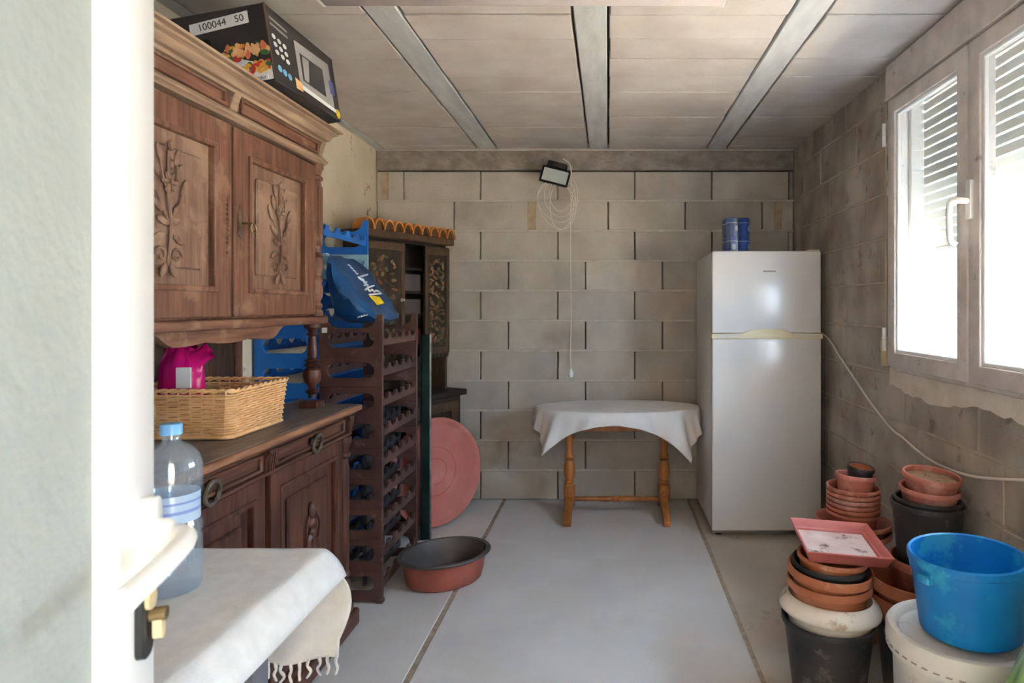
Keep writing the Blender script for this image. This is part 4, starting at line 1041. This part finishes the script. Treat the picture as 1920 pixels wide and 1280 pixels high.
for k, (cx, cz, rx, rz, tl) in enumerate(((-.005, .0, .118, .155, .35), (.012, .045, .10, .12, .2), (-.012, .02, .108, .14, .5), (.02, .07, .075, .11, -.1), (.035, .01, .085, .17, -.15))):
    pts = []
    for j in range(36):
        a = 2*pi*j/36; u, v = rx*cos(a)*(1+.15*sin(a)), rz*sin(a)
        pts.append((cx+u*cos(tl)-v*sin(tl), -.02-.012*k+.012*sin(a*2+k), cz+u*sin(tl)+v*cos(tl)))
    cc.tube(pts, .0036, 7, True)
cc.build('coil', m_cable, coil, local=True, smooth=60)
MB().tube(catmull([(.03, -.05, .30), (.075, -.07, .26), (.085, -.07, .20), (.082, -.06, .05), (.080, -.05, -.15), (.082, -.045, -.4), (.084, -.05, -.7), (.080, -.055, -.9), (.082, -.055, -1.05)], 6), .0036, 7).build('hanging_lead', m_cable, coil, local=True)
MB().lathe([(0, 0), (.012, 0), (.016, .012), (.016, .03), (.008, .045), (.005, .055), (0, .055)], 14, (.082, -.055, -1.10)).build('plug', m_print_white, coil, local=True)

# ------------------------------------------------------------------ ceiling strip light
sl = thing('strip_light', 'long white fluorescent strip light fixed under the ceiling', 'ceiling light', (-.275, 1.985, 2.32))
MB().box((-.62, -.05, -.028), (.62, .05, 0.003)).build('tray', m_white_pvc, sl, local=True, bev=.004)
prof = [(-.055, -.022), (-.055, -.05), (-.04, -.066), (.04, -.066), (.055, -.05), (.055, -.022)]
MB().plate(prof, [], -.645, .645, lambda u, v, w_: (w_, u, v)).build('diffuser', m_fix, sl, local=True, bev=.004)
for x in (-.652, .640): MB().plate(prof, [], x, x+.012, lambda u, v, w_: (w_, u*1.05, v*1.02)).build('end_cap', m_white_pvc, sl, local=True, bev=.002)

# ------------------------------------------------------------------ pots and buckets by the window
def pot(name, label, loc, rt, rb, h_, m, rim=.022, rimo=.008, tilt=(0, 0), inner=None, soil=None, t=.0035, n=36, cat='pot', group='stacked flower pots'):
    T = thing(name, label, cat, loc, (radians(tilt[0]), radians(tilt[1]), 0), group)
    rr = rt-rimo
    f = lambda z: rb+(rr-rb)*z/h_
    out = [(0, 0), (rb-.004, 0), (rb, .004), (f(h_-rim), h_-rim), (rt, h_-rim+.002), (rt, h_-.003), (rt-.002, h_), (rt-.006, h_), (rt-.009, h_-.003)]
    inn = [(f(h_-.01)-t, h_-rim*.9), (rb-t, .006), (0, .006)]
    if inner is None:
        MB().lathe(out+inn, n).build('pot_wall', m, T, local=True, smooth=40)
    else:
        MB().lathe(out, n).build('pot_wall', m, T, local=True, smooth=40)
        MB().lathe([out[-1]]+inn, n).build('pot_lining', inner, T, local=True, smooth=40)
    if soil:
        MB().lathe([(0, h_-soil+.004), (f(h_-soil)*.5, h_-soil+.006), (f(h_-soil)-t-.001, h_-soil), (f(h_-soil)-t-.001, h_-soil-.01), (0, h_-soil-.01)], n).build('soil', m_soil, T, local=True)
    return T
# stack in front (A): black pot, white planter, orange pots, black pot, square tray
A = (.727, 2.06)
pot('flower_pot', 'tall black plastic pot on the floor carrying the white planter', (*A, .001), .150, .112, .262, m_black_pot, .02, .006)
T = thing('white_planter', 'white planter with wide rolled rim set in the tall black pot', 'pot', (*A, .115), (radians(-2), radians(2), 0), 'stacked flower pots')
MB().lathe([(0, 0), (.112, 0), (.115, .004), (.134, .148), (.137, .156), (.150, .160), (.160, .168), (.162, .178), (.157, .190), (.148, .202), (.140, .210), (.132, .214), (.130, .205), (.129, .19), (.109, .008), (0, .008)], 44).build('planter_wall', m_white_pot, T, local=True, smooth=50)
pot('flower_pot', 'orange clay coloured pot standing in the white planter', (A[0]+.002, A[1], .20), .134, .098, .185, m_orange, .026, .009)
pot('flower_pot', 'orange pot nested just below the square tray stack', (A[0]-.002, A[1]+.002, .247), .134, .092, .18, m_orange, .028, .009, (2, 2))
pot('flower_pot', 'black rimmed pot nested inside the orange pots', (A[0]+.0, A[1]+.0, .280), .121, .088, .166, m_black_pot, .014, .005, (2, 1))
pot('flower_pot', 'thin orange pot nested inside the black rimmed pot', (A[0]+.004, A[1], .306), .111, .08, .158, m_orange, .016, .004, (1, 3))
ty = thing('square_tray', 'square pink plastic saucer tray with dried dust on the orange pots', 'tray', (.768, 2.085, .474), (radians(4), radians(3), radians(-5)))
q = .131
tm_ = MB(); 
lv = [(q*.80, .0), (q*.98, .036), (q*1.02, .036), (q*1.02, .030), (q*.99, .026), (q*.98, .010)]
def sqring(r, z): return [(-r, -r, z), (r, -r, z), (r, r, z), (-r, r, z)]
rings = [sqring(q*.84, .006), sqring(q*.86, .014), sqring(q*.90, .016), sqring(q*.985, .040), sqring(q*1.02, .040), sqring(q*1.02, .034), sqring(q*.995, .032), sqring(q*.90, .0), ]
vs = [p for r in rings for p in r]; fs = [(i*4+j, i*4+(j+1) % 4, (i+1)*4+(j+1) % 4, (i+1)*4+j) for i in range(len(rings)-1) for j in range(4)]
fs += [(0, 1, 2, 3), tuple((len(rings)-1)*4+j for j in (3, 2, 1, 0))]
tm_.add(vs, fs).build('tray_body', m_tray, ty, local=True, bev=.0015)
MB().box((-q*.83, -q*.83, .005), (q*.83, q*.83, .0075)).build('dried_dust', m_tray_dust, ty, local=True, smooth=0)
# stack behind (B)
Bp = (.952, 2.44)
pot('flower_pot', 'terracotta floor pot at the bottom of the rear stack', (*Bp, .001), .128, .098, .27, m_orange, .03, .008)
pot('flower_pot', 'terracotta pot turned up inside the bottom pot of the rear stack', (*Bp, .06), .125, .085, .27, m_terr, .03, .008)
pot('flower_pot', 'wide terracotta bowl in the rear stack, the lower one', (*Bp, .300), .150, .090, .115, m_terr2, .020, .008, (0, -2))
pot('flower_pot', 'wide terracotta bowl in the rear stack, the upper one', (Bp[0]+.002, Bp[1], .338), .143, .083, .115, m_terr2, .018, .008, (-1, 2))
for k in range(6):
    pot('flower_pot', f'reddish pot nested {["first", "second", "third", "fourth", "fifth", "sixth"][k]} from the bottom of the ribbed pot column', (Bp[0]+.004, Bp[1]+.002, .362+.019*k), .100, .068, .125, m_terr, .014, .006, (1, 1), t=.0025)
pot('flower_pot', 'small pink terracotta pot tilted on the ribbed column', (Bp[0]+.012, Bp[1]+.004, .500), .078, .054, .125, m_terr2, .018, .004, (-3, 4), t=.0025)
pot('flower_pot', 'smallest black pot with orange inside crowning the rear stack', (Bp[0]+.026, Bp[1]+.004, .575), .052, .040, .085, m_black_pot, .016, .002, (6, 7), inner=m_orange, t=.0025)
# stack at the wall (C)
Cp = (1.048, 2.095)
pot('flower_pot', 'black pot on the floor half hidden behind the white bucket', (*Cp, .001), .142, .115, .24, m_black_pot, .02, .006)
pot('flower_pot', 'wide orange pot, the lower one behind the blue bucket', (*Cp, .128), .165, .095, .195, m_orange, .045, .008, (0, 0))
pot('flower_pot', 'wide orange pot, the upper one behind the blue bucket', (*Cp, .19), .163, .093, .195, m_orange, .040, .008, (1, -1))
pot('flower_pot', 'red clay pot beneath the tall black pot by the wall', (Cp[0]+.036, Cp[1]+.03, .268), .118, .09, .16, m_terr, .03, .004)
pot('flower_pot', 'tall black pot by the wall marked with pale scuffs', (Cp[0]+.036, Cp[1]+.03, .382), .118, .088, .235, m_black_pot, .020, .005, (0, 1))
pot('flower_pot', 'thin black pot nested in the tall black pot by the wall', (Cp[0]+.036, Cp[1]+.03, .410), .106, .083, .222, m_black_pot, .012, .003, (0, 1), t=.003)
pot('flower_pot', 'faded terracotta pot set in the black pots by the wall', (Cp[0]+.042, Cp[1]+.033, .552), .096, .066, .115, m_terr2, .018, .003, (2, 2), t=.0025)
pot('flower_pot', 'terracotta pot full of dry soil on top by the wall', (Cp[0]+.045, Cp[1]+.033, .590), .092, .062, .125, m_terr2, .020, .003, (5, 3), soil=.018, t=.0025)
# white bucket with lid, blue bucket, green bag
wbk = thing('lidded_bucket', 'white plastic bucket with snap lid under the blue bucket', 'bucket', (.90, 1.60, .001))
MB().lathe([(0, 0), (.138, 0), (.143, .005), (.156, .385), (.160, .39), (.160, .425), (0, .425)], 48).build('bucket_body', m_white_bucket, wbk, local=True, smooth=40)
MB().lathe([(.161, .392), (.171, .394), (.173, .398), (.173, .445), (.168, .453), (.158, .456), (.150, .453), (.144, .443), (.140, .438), (0, .438), (0, .432), (.161, .432)], 56).build('snap_lid', m_white_bucket, wbk, local=True, smooth=40)
tk = MB()
for k in range(40):
    a = 2*pi*k/40; tk.box((-.007, -.001, -.0015), (.007, .001, .0015)); 
    o0 = len(tk.v)-8
    for i in range(o0, len(tk.v)):
        x, y, z = tk.v[i]; tk.v[i] = (.1735*cos(a)-x*sin(a)+y*cos(a), .1735*sin(a)+x*cos(a)+y*sin(a), .410+z)
tk.build('lid_tear_line', mat('bucket_grey_line', (150, 142, 134), None, .6), wbk, local=True)
sp = [(1.5*pi-.62+.33*k/10, .31) for k in range(11)]
MB().grid(lambda u, v: (.1572*cos(1.5*pi-.50+.42*u)*1.0, .1572*sin(1.5*pi-.50+.42*u), .368-.03*u+.022*v+.004*sin(u*20)), 16, 3).build('peeled_sticker', m_beige, wbk, local=True)
bb_ = thing('blue_bucket', 'bright blue plastic bucket standing on the white lidded bucket', 'bucket', (.925, 1.595, .457), (0, radians(-3.0), 0))
MB().lathe([(0, 0), (.112, 0), (.117, .005), (.128, .152), (.133, .154), (.134, .176), (.137, .178), (.137, .194), (.133, .198), (.128, .195), (.126, .17), (.112, .008), (0, .008)], 56).build('bucket_wall', m_blue_bucket, bb_, local=True, smooth=40)
for a in (pi+.35, .35):
    e = MB().box((.126, -.018, .145), (.15, .018, .165)); 
    ob = e.build('handle_lug', m_blue_bucket, bb_, local=True, bev=.004); ob.rotation_euler = (0, 0, a)
gb = thing('green_bag', 'crumpled green plastic bag standing in front of the white bucket', 'bag', (.893, 1.225, .002))
def bagpt(u, v):
    a = 2*pi*u; r = .14*(sin(pi*min(1, .16+.80*v)))**.55
    r *= 1+.05*sin(3*a+4*v)+.025*sin(7*a+11*v)+.015*sin(13*a-17*v)
    return (r*cos(a), r*sin(a)*.85, .63*v)
g = MB().grid(bagpt, 64, 48); g.add([bagpt(k/64, 0) for k in range(64)], [tuple(range(64))]); g.add([bagpt(k/64, 1) for k in range(64)], [tuple(range(64))])
g.build('bag_film', m_green_bag, gb, local=True, smooth=60)
MB().tube(catmull([(0, 0, .61), (.02, .005, .65), (.05, .01, .68), (.08, .02, .695)], 4), [.03, .022, .018, .017, .017, .019, .022, .025, .028, .03, .032, .034, .035], 12).build('knotted_top', m_green_bag, gb, local=True)
